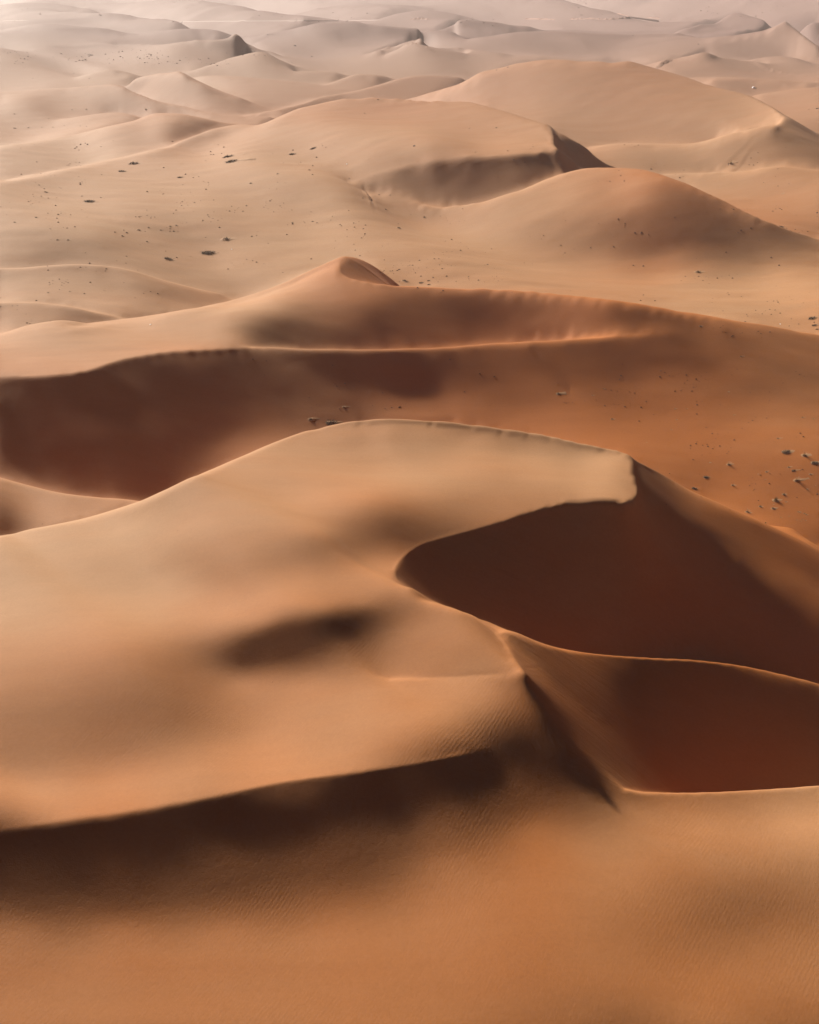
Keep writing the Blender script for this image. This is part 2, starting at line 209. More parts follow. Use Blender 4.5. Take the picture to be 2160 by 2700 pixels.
# lit west part of mid dune
tone('P',(60,960,222),(200,950,222),(350,910,220),(500,900,220),(60,900,212),(200,890,208),(300,870,208),(400,855,215),(500,850,215),(600,860,200),(620,880,190),(560,900,215),
 (600,820,222),(700,790,228),(800,750,232),(870,710,230),(780,790,200),(700,830,185),(850,760,205),(900,760,190),(800,830,150),(700,860,110),(950,780,175),(650,860,160),
 (950,850,110),(1000,810,125),(1100,790,120),(1200,800,95),(1300,800,80),(1500,810,85),(1650,830,100),(1800,850,120),(1100,860,110),(1300,870,110),(1500,860,105),(1700,860,115),(850,890,110),(1000,900,115),(1950,865,140),(2080,880,150),
 (940,710,130),(990,730,130))
# soft dunes left
tone('P',(60,730,208),(200,740,205),(300,750,200),(400,760,175),(450,770,155),(520,780,150),(580,790,165),(480,800,185),(350,790,205),(200,780,208),(60,770,208),(100,815,195),(180,830,180),(250,850,150),(60,850,205),(150,860,200),(330,830,200))
# plain with tufts
tone('P',(60,690,165),(300,680,170),(150,650,175),(400,660,185),(60,620,200),(300,640,180),(450,620,178),(600,610,190),(100,560,215),(300,560,214),(500,540,212),(700,560,205),(900,560,205),
 (600,680,208),(800,660,208),(700,720,205),(1000,640,208),(1200,600,205),(1200,660,200),(1300,720,205),(1100,720,200),(1500,740,208),(1700,770,208),(1900,800,212),(2100,830,215),(1400,650,195),(1350,690,200),(1600,700,200),(1800,720,205),(2050,720,212),
 (1500,600,175),(1600,630,150),(1700,650,130),(1850,650,125),(2000,670,140),(1700,600,125),(1850,600,120),(2050,640,130),(1650,560,170),(1800,540,130),(1900,570,110),(1700,530,185),(1750,700,190),(1500,550,200),(2100,690,180))
tone('P',(1400,540,208),(1500,490,212),(1600,470,205),(1700,475,200),(1760,500,160),(1830,520,120),(1600,500,200),(1650,520,205),(1300,560,210),(1200,580,212))
tone('P',(1000,490,95),(1100,490,110),(1200,480,110),(1300,470,110),(1400,450,115),(1200,520,90),(1100,460,95),(1250,440,95),(1450,425,130),(1350,430,125))
tone('P',(100,500,208),(300,470,212),(500,420,215),(700,380,215),(900,360,212),(1100,370,212),(1300,380,215),(1400,370,215),(200,590,214),(400,520,212),(600,500,212),(800,450,212),(950,440,208),
 (900,310,210),(800,310,215),(880,285,205),(950,280,203),(1050,285,207),(1150,295,212),(1250,310,210),(1350,330,212),(1420,350,218),(1200,340,205),(1100,330,212),(700,400,212),(800,490,198),(880,500,195))
tone('P',(1500,390,140),(1550,410,140),(1480,375,138),(1550,420,140))
tone('P',(560,350,135),(500,340,150),(450,330,200),(400,330,210),(350,350,200),(250,370,212),(150,400,208),(480,370,185),(430,365,195),(520,320,165),(450,310,200),(590,330,120),(300,400,210),(600,350,215),(560,370,218))
tone('P',(1400,190,205),(1500,190,198),(1600,200,200),(1450,230,205),(1300,220,210),(1200,260,212),(1700,200,202),(1800,230,204),(1900,260,208),(2000,300,215),(2040,320,220),(1800,290,205),(1600,270,200),(1500,280,205),(1700,320,205),(1600,330,205),(1700,360,208),(1400,300,210),(1900,330,208),(1500,340,205),
 (2080,330,140),(2120,360,140),(2050,345,145),(2100,390,160),(2140,400,150),(1950,370,205),(1850,400,195),(1950,400,180),(2000,420,165),(1700,420,190),(1800,440,180),(1600,400,205),(2100,430,170),(2050,460,200),(1900,480,205),(2100,480,205),(1900,520,208),(2100,540,208))
tone('P',(100,1300,195),(200,1340,208),(300,1345,214),(150,1385,208))
# far field
tone('P',(60,10,218),(300,10,220),(600,10,222),(900,10,222),(1200,10,222),(1500,10,222),(1800,10,222),(2100,10,222),
 (60,25,214),(300,25,222),(600,20,216),(900,25,222),(1200,20,216),(1500,28,222),(1800,25,222),(2100,25,222),
 (60,45,222),(150,32,208),(320,44,222),(600,42,222),(900,42,224),(1150,40,210),(1400,46,224),(1700,44,224),(2000,32,224),
 (60,60,212),(300,60,222),(500,60,222),(700,60,218),(850,55,222),(1050,60,216),(1350,60,214),(1600,60,215),(1800,60,220),
 (60,80,210),(200,75,200),(300,85,205),(450,90,212),(560,85,215),(650,80,218),(780,90,218),(740,70,222),
 (60,105,212),(200,105,210),(300,110,212),(400,100,206),(460,100,208),(520,100,212),(590,96,218),(700,100,214),(780,105,210),
 (860,75,200),(900,85,190),(950,80,188),(1000,90,188),(900,100,190),(1040,98,190),(800,80,222),(840,100,212),(1100,95,200),
 (60,130,214),(200,130,212),(350,130,214),(450,130,212),(500,125,186),(560,120,182),(600,130,182),(540,145,186),(640,120,184),(680,135,186),(620,110,184),(480,140,195),(740,150,196),
 (60,160,200),(150,165,200),(250,170,208),(400,165,214),(500,168,214),(600,160,214),(660,155,208),(700,165,190),(750,175,188),(640,175,205),(560,185,210),(800,180,195),
 (100,190,212),(250,187,215),(400,210,218),(450,200,222),(430,220,210),(500,240,200),(490,210,196),(380,235,208),(550,260,192),(470,260,205),(600,250,196),(640,215,205),(700,225,205),(600,230,212),(760,235,200),
 (100,225,208),(200,225,206),(60,250,212),(200,245,212),(100,290,190),(200,290,200),(300,270,200),(400,280,195),(300,240,215),(340,232,205),(450,290,200),(350,300,215),(500,300,190),(600,290,180),(700,295,178),(750,265,192),(800,285,185),(60,320,212),(200,330,215),(120,345,215),(650,312,215),(720,315,214),
 (850,250,200),(950,250,190),(1030,240,188),(1000,220,195),(1100,215,190),(900,215,205),(940,205,208),(1020,200,205),(880,200,215),(780,200,190),(850,195,192),(900,240,205),(1150,210,192),(1200,212,190),
 (900,130,212),(800,125,200),(850,140,205),(760,135,205),(900,120,208),(980,118,215),(950,140,218),(1000,140,222),(1050,115,226),(1090,105,226),(1040,135,188),(1070,125,185),(1000,148,198),(1130,115,205),(1170,125,202),(1250,140,200),(1080,130,205),(1130,135,190),(1180,142,192),(1040,150,210),(900,165,208),(1000,170,208),(1100,160,206),(1250,160,210),(1350,160,212),(1100,180,200),(1200,185,198),(1300,165,212),
 (1150,75,222),(1190,70,222),(1230,65,190),(1270,72,190),(1320,80,192),(1240,86,186),(1210,90,192),(1160,90,208),(1100,90,206),(1300,90,195),(1250,105,215),(1350,85,205),(1350,115,200),(1300,125,205),(1400,100,188),(1450,110,182),(1500,120,180),(1550,115,182),(1620,110,188),(1450,130,195),(1550,135,195),(1400,150,214),(1550,150,216),(1650,130,210),(1500,145,212),
 (1500,75,214),(1440,75,220),(1480,62,216),(1550,75,215),(1650,60,212),(1650,80,212),(1700,85,208),(1750,70,218),(1850,60,222),(1920,50,224),(1490,90,225),(1540,90,224),(1700,105,208),(1800,110,210),(1900,70,225),(1950,65,225),(2000,75,226),(1960,75,220),(1880,95,220),(1960,50,196),(2000,57,196),(2040,64,198),
 (1900,120,188),(1950,115,186),(2000,110,184),(2050,90,184),(2080,80,190),(1950,130,186),(2030,120,190),(2100,120,192),(2100,80,188),(2130,100,188),(2060,140,192),(1870,115,205),(1820,130,214),(1700,140,214),(2150,150,190),(2140,62,198),(2100,50,218),(2140,75,190),
 (1780,165,214),(1830,155,214),(1850,155,195),(1890,165,188),(1950,175,186),(2030,180,188),(2100,180,192),(1900,185,192),(2050,155,220),(2080,152,220),(2120,165,208),(1750,180,212),(1900,195,214),(2050,200,215),(2130,200,215),(1830,215,178),(1900,220,176),(1950,230,176),(2050,225,178),(2130,225,180),(2000,240,190),(2050,260,210),(2140,250,214),(2140,290,212),(2100,280,214))

tone('P',(1692,1232,108),(1700,1260,106),(1705,1300,98),(1720,1330,92),(1750,1270,108),(1692,1320,80),(1660,1350,50),(1600,1350,45),(1780,1320,105),(1950,1400,110),(2100,1450,112),(590,330,120),(600,322,115),(540,335,125))

SAMPLES=[(a,b,c-(7 if c>150 else 4 if c>100 else 3),w) for a,b,c,w in SAMPLES]
SAMPLES=[(a,b,c-(14 if (1180<a<1990 and 175<b<400 and c>175 and not (a<1460 and b>262)) else 0),w) for a,b,c,w in SAMPLES]

tone('P',(1100,1500,52),(1180,1540,55),(1300,1600,46),(1220,1470,46),(1160,1480,48),(1500,560,184),(460,345,140),(620,335,125))

tone('P',(900,1140,208),(1000,1140,208),(1000,1165,206),(1100,1145,208),(1250,1150,208),(1380,1165,212),(1200,1180,210),(950,500,150),(1010,495,110),(1060,480,95),(1080,510,88),(960,485,130))

tone('P',(1450,1820,88),(1500,1880,82),(1550,1900,78),(1420,1900,78),(1600,1950,72),(1480,1980,66))


tone('P',(1220,2020,36),(1300,2020,38),(1400,2010,40),(1500,2000,44),(1560,2040,60),(1450,2050,70),(1300,2060,64),(1200,2080,68),(1150,2060,45),(1100,2080,40),(1350,1970,34),(1300,1990,34),(1350,2100,118),(1620,2055,82),(2100,1500,104),(2140,1515,102),(2145,1470,108),(2060,1470,102),(1550,400,140),(1500,375,138))
#CORR
TRIM=[2,3,2,1,0,-1,-1,-5,-4,-7,-6,4,3,5,5,1,2,0,1,-4,-3,1,-2,2,3,1,-1,-4,-6,-5,7,6,3,-3,3,1,-1,-5,-5,-2,-5,9,6,2,8,3,2,4,0,1,0,-6,-4,-2,-5,-7,-8,11,2,0,-2,3,-7,-2,-4,5,5,6,3,4,-2,-10,2,-3,-2,-2,-2,-1,-9,-1,1,-3,-5,1,-2,-4,-3,-4,-1,13,4,-3,-3,-3,-2,-4,-11,-9,-26,-26,-26,-26,-26,-17,20,-9,5,-5,-4,-7,-1,-6,-1,2,-11,16,18,20,1,2,-5,-3,-1,-3,1,-8,-8,-7,-12,-4,-10,-3,-5,-3,-1,-10,-7,-4,-9,-8,-21,-4,0,1,15,13,4,-4,-13,-10,8,15,16,22,-12,-8,-9,-8,2,2,3,4,20,18,-12,-11,-3,-1,3,17,24,20,0,-2,1,0,6,19,0,0,-1,16,22,-20,-26,-26,-14,-24,-26,-26,-26,-26,-16,0,-11,17,24,-6,-9,-11,2,17,18,-4,-16,0,-5,0,0,-10,-14,-26,-25,-14,-26,-10,-4,24,17,-11,-2,0,0,0,5,0,0,-11,-10,-26,-19,0,0,-26,-26,-26,-26,-16,-8,16,-19,-2,-4,-2,-23,-8,-9,4,22,17,-16,1,-3,-21,-14,-12,-8,0,1,-12,6,-2,-5,-26,-26,-20,-15,-1,2,2,-6,-6,-6,-1,-1,-12,-10,-7,-8,0,-12,0,0,-14,-9,0,-6,0,0,0,0,-8,1,0,5,-5,-26,8,-10,3,-2,-1,-10,-26,-26,-26,-13,4,-15,-26,-26,2,0,0,0,-6,0,0,10,17,7,0,0,0,0,18,4,0,0,0,0,3,0,0,0,0,-22,-8,-17,-17,-14,-11,-15,-12,-6,-5,-3,-3,-7,-11,0,-14,-6,-2,-3,-3,-4,-1,-2,-8,-8,6,4,8,-18,-14,-17,-12,-13,-24,4,-6,-8,-9,-18,6,4,-5,-1,-6,-3,-3,0,-12,0,-7,6,-9,-1,0,-26,-23,-13,5,0,-26,-12,24,8,-16,-9,-8,-9,-10,-1,0,0,-13,-12,-12,-3,-2,-2,0,0,0,0,0,0,0,0,0,-2,-3,-17,-7,0,0,0,0,0,0,-2,0,-19,0,-13,0,0,0,0,0,0,0,10,0,0,-4,-8,-12,0,0,0,0,-2,0,-6,-6,-6,-2,0,0,0,-10,0,0,0,1,4,0,0,0,-7,0,-7,0,0,0,0,-4,2,0,0,0,3,0,0,0,-11,-4,-3,-1,-1,3,4,0,0,-6,-3,0,3,2,4,-10,0,0,1,0,0,2,1,0,0,0,0,0,0,0,0,2,0,0,0,0,0,0,0,0,0,-6,-2,0,0,0,0,0,0,0,0,0,0,0,3,0,0,5,0,-13,-3,0,0,0,0,0,-9,0,0,0,-13,0,-10,-15,0,-8,0,0,0,0,0,0,0,0,-10,0,0,0,-16,-12,0,0,-4,0,0,0,0,0,0,0,0,0,0,-14,0,-6,0,0,0,0,0,0,0,0,0,0,-15,0,0,0,0,0,0,0,0,0,0,0,0,0,0,0,0,0,0,7,0,2,0,4,0,0,0,0,0,0,0,0,0,0,0,0,0,0,0,0,0,4,0,0,0,0,0,0,0,0,0,0,0,0,0,0,0,0,0,0,0,0,0,-2,0,0,6,4,0,0,11,0,0,0,0,0,1,0,0,0,0,0,0,0,0,0,0,0,0,0,0,0,0,0,0,0,0,0,0,4,2,0,0,0,0,0,0,9,0,0,0,0,0,0,0,0,0,0,0,0,0,0,0,0,0,0,0,0,0,0,0,0,0,0,0,3,3,0,24,24,19,0,3,-26,-26,17,-7,0,0,0,0,-26,-22,-26,-22,-24,-11,-24,0,0,18,16,24,24,0,24,0,0,-26,0,0,-24,-10,-17,5,-20,12]
SAMPLES=[(a,b,max(22,min(250,c+t)),w) for (a,b,c,w),t in zip(SAMPLES,TRIM+[0]*(len(SAMPLES)-len(TRIM)))]
# second reading of the half-tones, taken closer up; these replace earlier notes lying near them
RE_READ=[(1050,1420,116),(990,1432,124),(1110,1402,118),(930,1450,150),(1180,1380,140),(1400,2120,98),(1250,2110,84),(1550,2105,112),(1330,2170,128),(1500,2180,150),(300,2350,84),(600,2350,100),(100,2350,82),(850,2330,118),(900,2270,98),(1080,2250,115),(1200,2220,125),
 (2000,2400,136),(1850,2410,145),(300,1880,152),(480,1870,142),(160,1890,160),(300,2400,112),(600,2400,135),(100,2410,112),(900,2390,158)]
SAMPLES=[s for s in SAMPLES if min((s[0]-r[0])**2+(1.4*(s[1]-r[1]))**2 for r in RE_READ)>62**2]+[(a,b,c,1.0) for a,b,c in RE_READ]
# ---------------------------------------------------------------- fan grid
def make_axes(nr_scale=1.0,nc_scale=1.0):
    # rows follow depression angle of a plane 5 m up, columns the bearing
    vs=[];v=2960.0
    while v>-46:
        vs.append(v); v-= (2.6+5.2*min(1,max(0,v)/1500.0)**.8)/nr_scale
    v=np.array(vs)
    b=(v-1350)/FOC
    y=45.0/((SP+b*CP)/(CP-b*SP))
    nc=int(250*nc_scale)
    s=np.linspace(-1,1,nc)
    tan=.40*s+.02*s**5
    return y,tan
def interp_axis(ax,q):
    i=np.clip(np.searchsorted(ax,q)-1,0,len(ax)-2)
    f=(q-ax[i])/(ax[i+1]-ax[i])
    return i,f
def bil_rows(yax,tax,x,y):
    """rows of bilinear weights (idx[n,4], w[n,4]) for plan points"""
    i,fi=interp_axis(yax,y); j,fj=interp_axis(tax,x/y)
    fi=np.clip(fi,0,1); fj=np.clip(fj,0,1)
    nc=len(tax)
    idx=np.stack([i*nc+j,i*nc+j+1,(i+1)*nc+j,(i+1)*nc+j+1],1)
    w=np.stack([(1-fi)*(1-fj),(1-fi)*fj,fi*(1-fj),fi*fj],1)
    return idx,w
def densify(P,amp=None,step=9.0):
    P=np.array(P,float); out=[];oa=[]
    # Catmull-Rom through the noted points
    n=len(P)
    for k in range(n-1):
        p0=P[max(k-1,0)];p1=P[k];p2=P[k+1];p3=P[min(k+2,n-1)]
        L=np.hypot(*(p2-p1)[:2]); m=max(1,int(math.ceil(L/step)))
        for q in range(m):
            t=q/m
            # centripetal-ish: limit tangents for uneven spacing
            d1=(p2-p0); d2=(p3-p1)
            l0=np.hypot(*(p1-p0)[:2])+1e-6; l2=np.hypot(*(p3-p2)[:2])+1e-6
            m1=d1*(L/(L+l0)) if k>0 else (p2-p1); m2=d2*(L/(L+l2)) if k<n-2 else (p2-p1)
            h=(2*t**3-3*t*t+1)*p1+(t**3-2*t*t+t)*m1+(-2*t**3+3*t*t)*p2+(t**3-t*t)*m2
            out.append(h)
            if amp is not None: oa.append(amp[k]*(1-t)+amp[k+1]*t)
    out.append(P[-1]); 
    if amp is not None: oa.append(amp[-1])
    return np.array(out),(np.array(oa) if amp is not None else None)
KINKS=[]
KWS=2.2
def build_kinks():
    for P,kink,foot,w in CURVES:
        if kink is None: continue
        D,A=densify(P,kink['amp'],step=14)
        m=len(A); q=np.arange(m); ne=max(3,int(.06*m)); A=A*np.clip(q/ne,0,1)*np.clip((m-1-q)/ne,0,1)
        x,y=ground_at(D[:,0],D[:,1],D[:,2])
        for _ in range(3):
            x=np.concatenate([x[:1],.25*x[:-2]+.5*x[1:-1]+.25*x[2:],x[-1:]]);y=np.concatenate([y[:1],.25*y[:-2]+.5*y[1:-1]+.25*y[2:],y[-1:]])
        for _ in range(12): A=np.concatenate([A[:1],.25*A[:-2]+.5*A[1:-1]+.25*A[2:],A[-1:]])
        dm=np.hypot(x,y).mean(); kw=KWS*dm/110.
        sg=np.concatenate([[0],np.cumsum(np.hypot(np.diff(x),np.diff(y)))]); u0=np.clip(sg/(2.2*kw),0,1);u1=np.clip((sg[-1]-sg)/(2.2*kw),0,1)
        A=A*u0*u0*(3-2*u0)*u1*u1*(3-2*u1)
        KINKS.append((x,y,A,kink.get('lee',1),kw))
def kink_field(x,y):
    x=np.asarray(x,float);y=np.asarray(y,float)
    out=np.zeros(x.shape)
    for kx,ky,A,lee,w in KINKS:
        R=w*7
        m=(x>kx.min()-R)&(x<kx.max()+R)&(y>ky.min()-R)&(y<ky.max()+R)
        qx=x[m];qy=y[m]
        if qx.size==0: continue
        best=np.full(qx.shape,1e18);sd=np.zeros(qx.shape);na=np.zeros(qx.shape);an=np.zeros(qx.shape);ad=np.zeros(qx.shape)
        ex=np.diff(kx);ey=np.diff(ky);L=np.hypot(ex,ey)+1e-12
        nx=-ey/L;ny=ex/L                       # left-hand normals
        vx=np.concatenate([[nx[0]],nx[1:]+nx[:-1],[nx[-1]]]);vy=np.concatenate([[ny[0]],ny[1:]+ny[:-1],[ny[-1]]])
        for k in range(len(kx)-1):
            rx=qx-kx[k];ry=qy-ky[k]
            t=np.clip((rx*ex[k]+ry*ey[k])/L[k]**2,0,1)
            dx=rx-t*ex[k];dy=ry-t*ey[k];d2=dx*dx+dy*dy
            b=d2<best
            px_=np.where(t<=0,vx[k],np.where(t>=1,vx[k+1],nx[k]));py_=np.where(t<=0,vy[k],np.where(t>=1,vy[k+1],ny[k]))
            best=np.where(b,d2,best); sd=np.where(b,np.sign(dx*px_+dy*py_),sd); na=np.where(b,A[k]*(1-t)+A[k+1]*t,na); wq=L[k]/(d2+(.35*w)**2)**2; an+=wq*(A[k]*(1-t)+A[k+1]*t); ad+=wq
        d=np.sqrt(best)*sd*lee
        dp=np.maximum(d,0); am=an/ad; am=np.sign(am)*np.minimum(np.abs(am),2.2*np.abs(na)); v=-am*w*(1-np.exp(-dp/w))*np.exp(-(dp/(2.0*w))**2)
        f=out[m]; f+=v; out[m]=f
    return out
def axis_grad(yax,tax,idx_i,idx_j):
    pass
def cg(apply,b,x,iters,Mi):
    r=b-apply(x); z=r*Mi; p=z.copy(); rz=(r*z).sum(); r0=math.sqrt((b*b).sum())+1e-12
    for k in range(iters):
        Ap=apply(p); a=rz/((p*Ap).sum()+1e-30); x=x+a*p; r=r-a*Ap
        if math.sqrt((r*r).sum())<1e-5*r0: break
        z=r*Mi; rz2=(r*z).sum(); p=z+(rz2/rz)*p; rz=rz2
    return x
def lin(c): 
    c=np.asarray(c,float)/255.; return np.where(c<.04045,c/12.92,((c+.055)/1.055)**2.4)
HAZE_L=5000.0; HAZE_R=.60; GAIN=1.13; AMB=.035
def target_t(R,dist):
    T=np.exp(-dist/HAZE_L)
    return np.clip(((lin(R)-HAZE_R*(1-T))/T-AMB)/GAIN,-.022,.72)
class Solver:
    def __init__(s,yax,tax,K):
        s.y=yax;s.t=tax;s.nr=len(yax);s.nc=len(tax);s.K=K
    def solve(s,z,rows,iters):
        """rows=(idx,w,rhs,weight) sparse; smoothness biharmonic in index space"""
        nr,nc=s.nr,s.nc
        idx,w,rhs,wt=rows
        idxf=idx.ravel()
        wr=w*wt[:,None]
        # smoothness weights per row: index-space second differences scaled by cell size -> slope change
        dyc=np.gradient(s.y)[:,None]; dxc=(s.y[:,None]*np.gradient(s.t)[None,:])
        si=1/np.sqrt(dyc*dxc)*np.ones((nr,nc)); sj=1/np.sqrt(dyc*dxc)*np.ones((nr,nc))
        ws=s.ws; far_=1+.25*np.clip((s.y-450)/500,0,2)[:,None]; si=si*far_; sj=sj*far_
        c=s.cut; wi=(ws*si[1:-1,:])**2*c[1:-1,:]; wj=(ws*sj[:,1:-1])**2*c[:,1:-1]; wx=(ws*1.4*np.sqrt(si*sj)[:-1,:-1])**2*np.minimum(np.minimum(c[:-1,:-1],c[1:,1:]),np.minimum(c[1:,:-1],c[:-1,1:]))
        def apply(v):
            V=v.reshape(nr,nc); o=np.zeros_like(V)
            a=(V[2:]-2*V[1:-1]+V[:-2])*wi; o[2:]+=a;o[1:-1]-=2*a;o[:-2]+=a
            a=(V[:,2:]-2*V[:,1:-1]+V[:,:-2])*wj; o[:,2:]+=a;o[:,1:-1]-=2*a;o[:,:-2]+=a
            a=(V[1:,1:]-V[:-1,1:]-V[1:,:-1]+V[:-1,:-1])*wx; o[1:,1:]+=a;o[:-1,1:]-=a;o[1:,:-1]-=a;o[:-1,:-1]+=a
            o=o.ravel()
            q=(v[idx]*wr).sum(1)
            o+=np.bincount(idxf,(wr*q[:,None]).ravel(),minlength=nr*nc)
            o+=1e-7*v
            return o
        s.wi,s.wj,s.wx=wi,wj,wx
        # jacobi
        dg=np.zeros((nr,nc)); dg[2:]+=wi;dg[1:-1]+=4*wi;dg[:-2]+=wi
        dg[:,2:]+=wj;dg[:,1:-1]+=4*wj;dg[:,:-2]+=wj
        dg[1:,1:]+=wx;dg[:-1,1:]+=wx;dg[1:,:-1]+=wx;dg[:-1,:-1]+=wx
        dg=dg.ravel()+np.bincount(idxf,(wr*wr).ravel(),minlength=nr*nc)+1e-7
        b=np.bincount(idxf,(wr*(rhs*wt)[:,None]).ravel(),minlength=nr*nc)
        return cg(apply,b,z.ravel(),iters,1/dg).reshape(nr,nc)
def raycast(yax,tax,Z,PX,PY):
    """first hit of pixel rays; returns y (nan when none)"""
    PX=np.asarray(PX,float);PY=np.asarray(PY,float)
    a=(PX-1080)/FOC;b=(PY-1350)/FOC;dy=CP-b*SP;dz=-SP-b*CP
    tt=a/dy
    j,f=interp_axis(tax,tt); f=np.clip(f,0,1)
    out=np.full(PX.shape,np.nan)
    CH=4000
    for c in range(0,len(PX),CH):
        sl=slice(c,c+CH)
        zz=Z[:,j[sl]]*(1-f[sl])+Z[:,j[sl]+1]*f[sl]
        rz=CAM_H+yax[:,None]*(dz/dy)[sl][None,:]
        g=zz-rz
        hit=g>=0
        i=hit.argmax(0); ok=hit.any(0)&(i>0)
        ii=np.maximum(i,1); n=np.arange(len(ii))
        g0=g[ii-1,n];g1=g[ii,n]; fr=g0/(g0-g1+1e-12)
        yy=yax[ii-1]+(yax[ii]-yax[ii-1])*fr
        out[sl]=np.where(ok,yy,np.where(i==0,yax[0],np.nan))
    return out,tt
def slopes(yax,tax,Z):
    Zt=np.gradient(Z,tax,axis=1); Zy=np.gradient(Z,yax,axis=0)
    p=Zt/yax[:,None]; q=Zy-p*tax[None,:]
    return p,q
def cubic_resample(A,ax_old,ax_new,axis):
    """Catmull-Rom along one axis in index space"""
    A=np.moveaxis(A,axis,0); n=A.shape[0]
    i,f=interp_axis(ax_old,ax_new); f=np.clip(f,0,1)
    g=lambda k:A[np.clip(k,0,n-1)]
    f=f.reshape((-1,)+(1,)*(A.ndim-1))
    p0,p1,p2,p3=g(i-1),g(i),g(i+1),g(i+2)
    o=p1+.5*f*(p2-p0+f*(2*p0-5*p1+4*p2-p3+f*(3*(p1-p2)+p3-p0)))
    return np.moveaxis(o,0,axis)
TC=5.0
def tone_image():
    W,H=int(2160/TC),int(2700/TC)
    bar=np.zeros((H,W),bool)
    # barrier: draw curves on the 4-connected cell grid
    for P,kink,foot,w in CURVES:
        if (kink is None and foot is None): continue
        amp=None if kink is None else kink['amp']
        D,A=densify(P,amp,step=1.5)
        if A is not None: D=D[np.abs(A)>.08]
        xi=np.floor(D[:,0]/TC).astype(int); yi=np.floor(D[:,1]/TC).astype(int)
        k=(xi>=0)&(xi<W)&(yi>=0)&(yi<H); bar[yi[k],xi[k]]=True
    # thicken to 4-connectivity
    b2=bar.copy(); b2[:, 1:]|=bar[:, :-1]&False
    dgn=bar[:-1,:-1]&bar[1:,1:]; b2[1:,:-1]|=dgn
    dgn=bar[:-1,1:]&bar[1:,:-1]; b2[1:,1:]|=dgn
    bar=b2
    S=np.array(SAMPLES)
    v=np.full((H,W),190.0)
    free=(~bar).astype(float)
    # membrane on coarse to fine by repeated CG, plus plate term
    ex=free[:,1:]*free[:,:-1]; ey=free[1:]*free[:-1]
    px2=free[:,2:]*free[:,1:-1]*free[:,:-2]; py2=free[2:]*free[1:-1]*free[:-2]; pxy=free[1:,1:]*free[1:,:-1]*free[:-1,1:]*free[:-1,:-1]
    xi=np.clip(S[:,0]/TC-.5,0,W-1.001);yi=np.clip(S[:,1]/TC-.5,0,H-1.001)
    i=np.round(yi).astype(int);j=np.round(xi).astype(int)
    bad=bar[i,j]
    idx=(i*W+j)[~bad]; val=S[~bad,2]; wt=np.ones(len(idx))*.6
    a1,a2=.004,1.0
    def ap(u):
        V=u.reshape(H,W);o=1e-6*V
        e=(V[:,1:]-V[:,:-1])*ex*a1;o[:,1:]+=e;o[:,:-1]-=e
        e=(V[1:]-V[:-1])*ey*a1*1.0;o[1:]+=e;o[:-1]-=e
        e=(V[:,2:]-2*V[:,1:-1]+V[:,:-2])*px2*a2*6;o[:,2:]+=e;o[:,1:-1]-=2*e;o[:,:-2]+=e
        e=(V[2:]-2*V[1:-1]+V[:-2])*py2*a2*.7;o[2:]+=e;o[1:-1]-=2*e;o[:-2]+=e
        e=(V[1:,1:]-V[:-1,1:]-V[1:,:-1]+V[:-1,:-1])*pxy*a2*2;o[1:,1:]+=e;o[:-1,1:]-=e;o[1:,:-1]-=e;o[:-1,:-1]+=e
        o=o.ravel(); o+=np.bincount(idx,u[idx]*wt,minlength=H*W); return o
    # start from nearest sample
    gy,gx=np.mgrid[0:H:3,0:W:3]
    best=np.full(gy.shape,1e9);bv=np.zeros(gy.shape)
    for a,b,c in zip(i,j,S[:,2]):
        d=((gy-a)*2.0)**2+(gx-b)**2; m=d<best; best=np.where(m,d,best);bv=np.where(m,c,bv)
    v=np.kron(bv,np.ones((3,3)))[:H,:W]
    b=np.bincount(idx,val*wt,minlength=H*W)+1e-6*190
    dg=np.full(H*W,1e-6+4*a1+12*(a2*3.35)); dg+=np.bincount(idx,wt,minlength=H*W)
    v=cg(ap,b,v.ravel(),500,1/dg).reshape(H,W)
    near=bar.copy()
    for _ in range(1):
        b_=near.copy(); near[1:]|=b_[:-1];near[:-1]|=b_[1:];near[:,1:]|=b_[:,:-1];near[:,:-1]|=b_[:,1:]
    return np.clip(v,25,235),near,bar
TONE=None
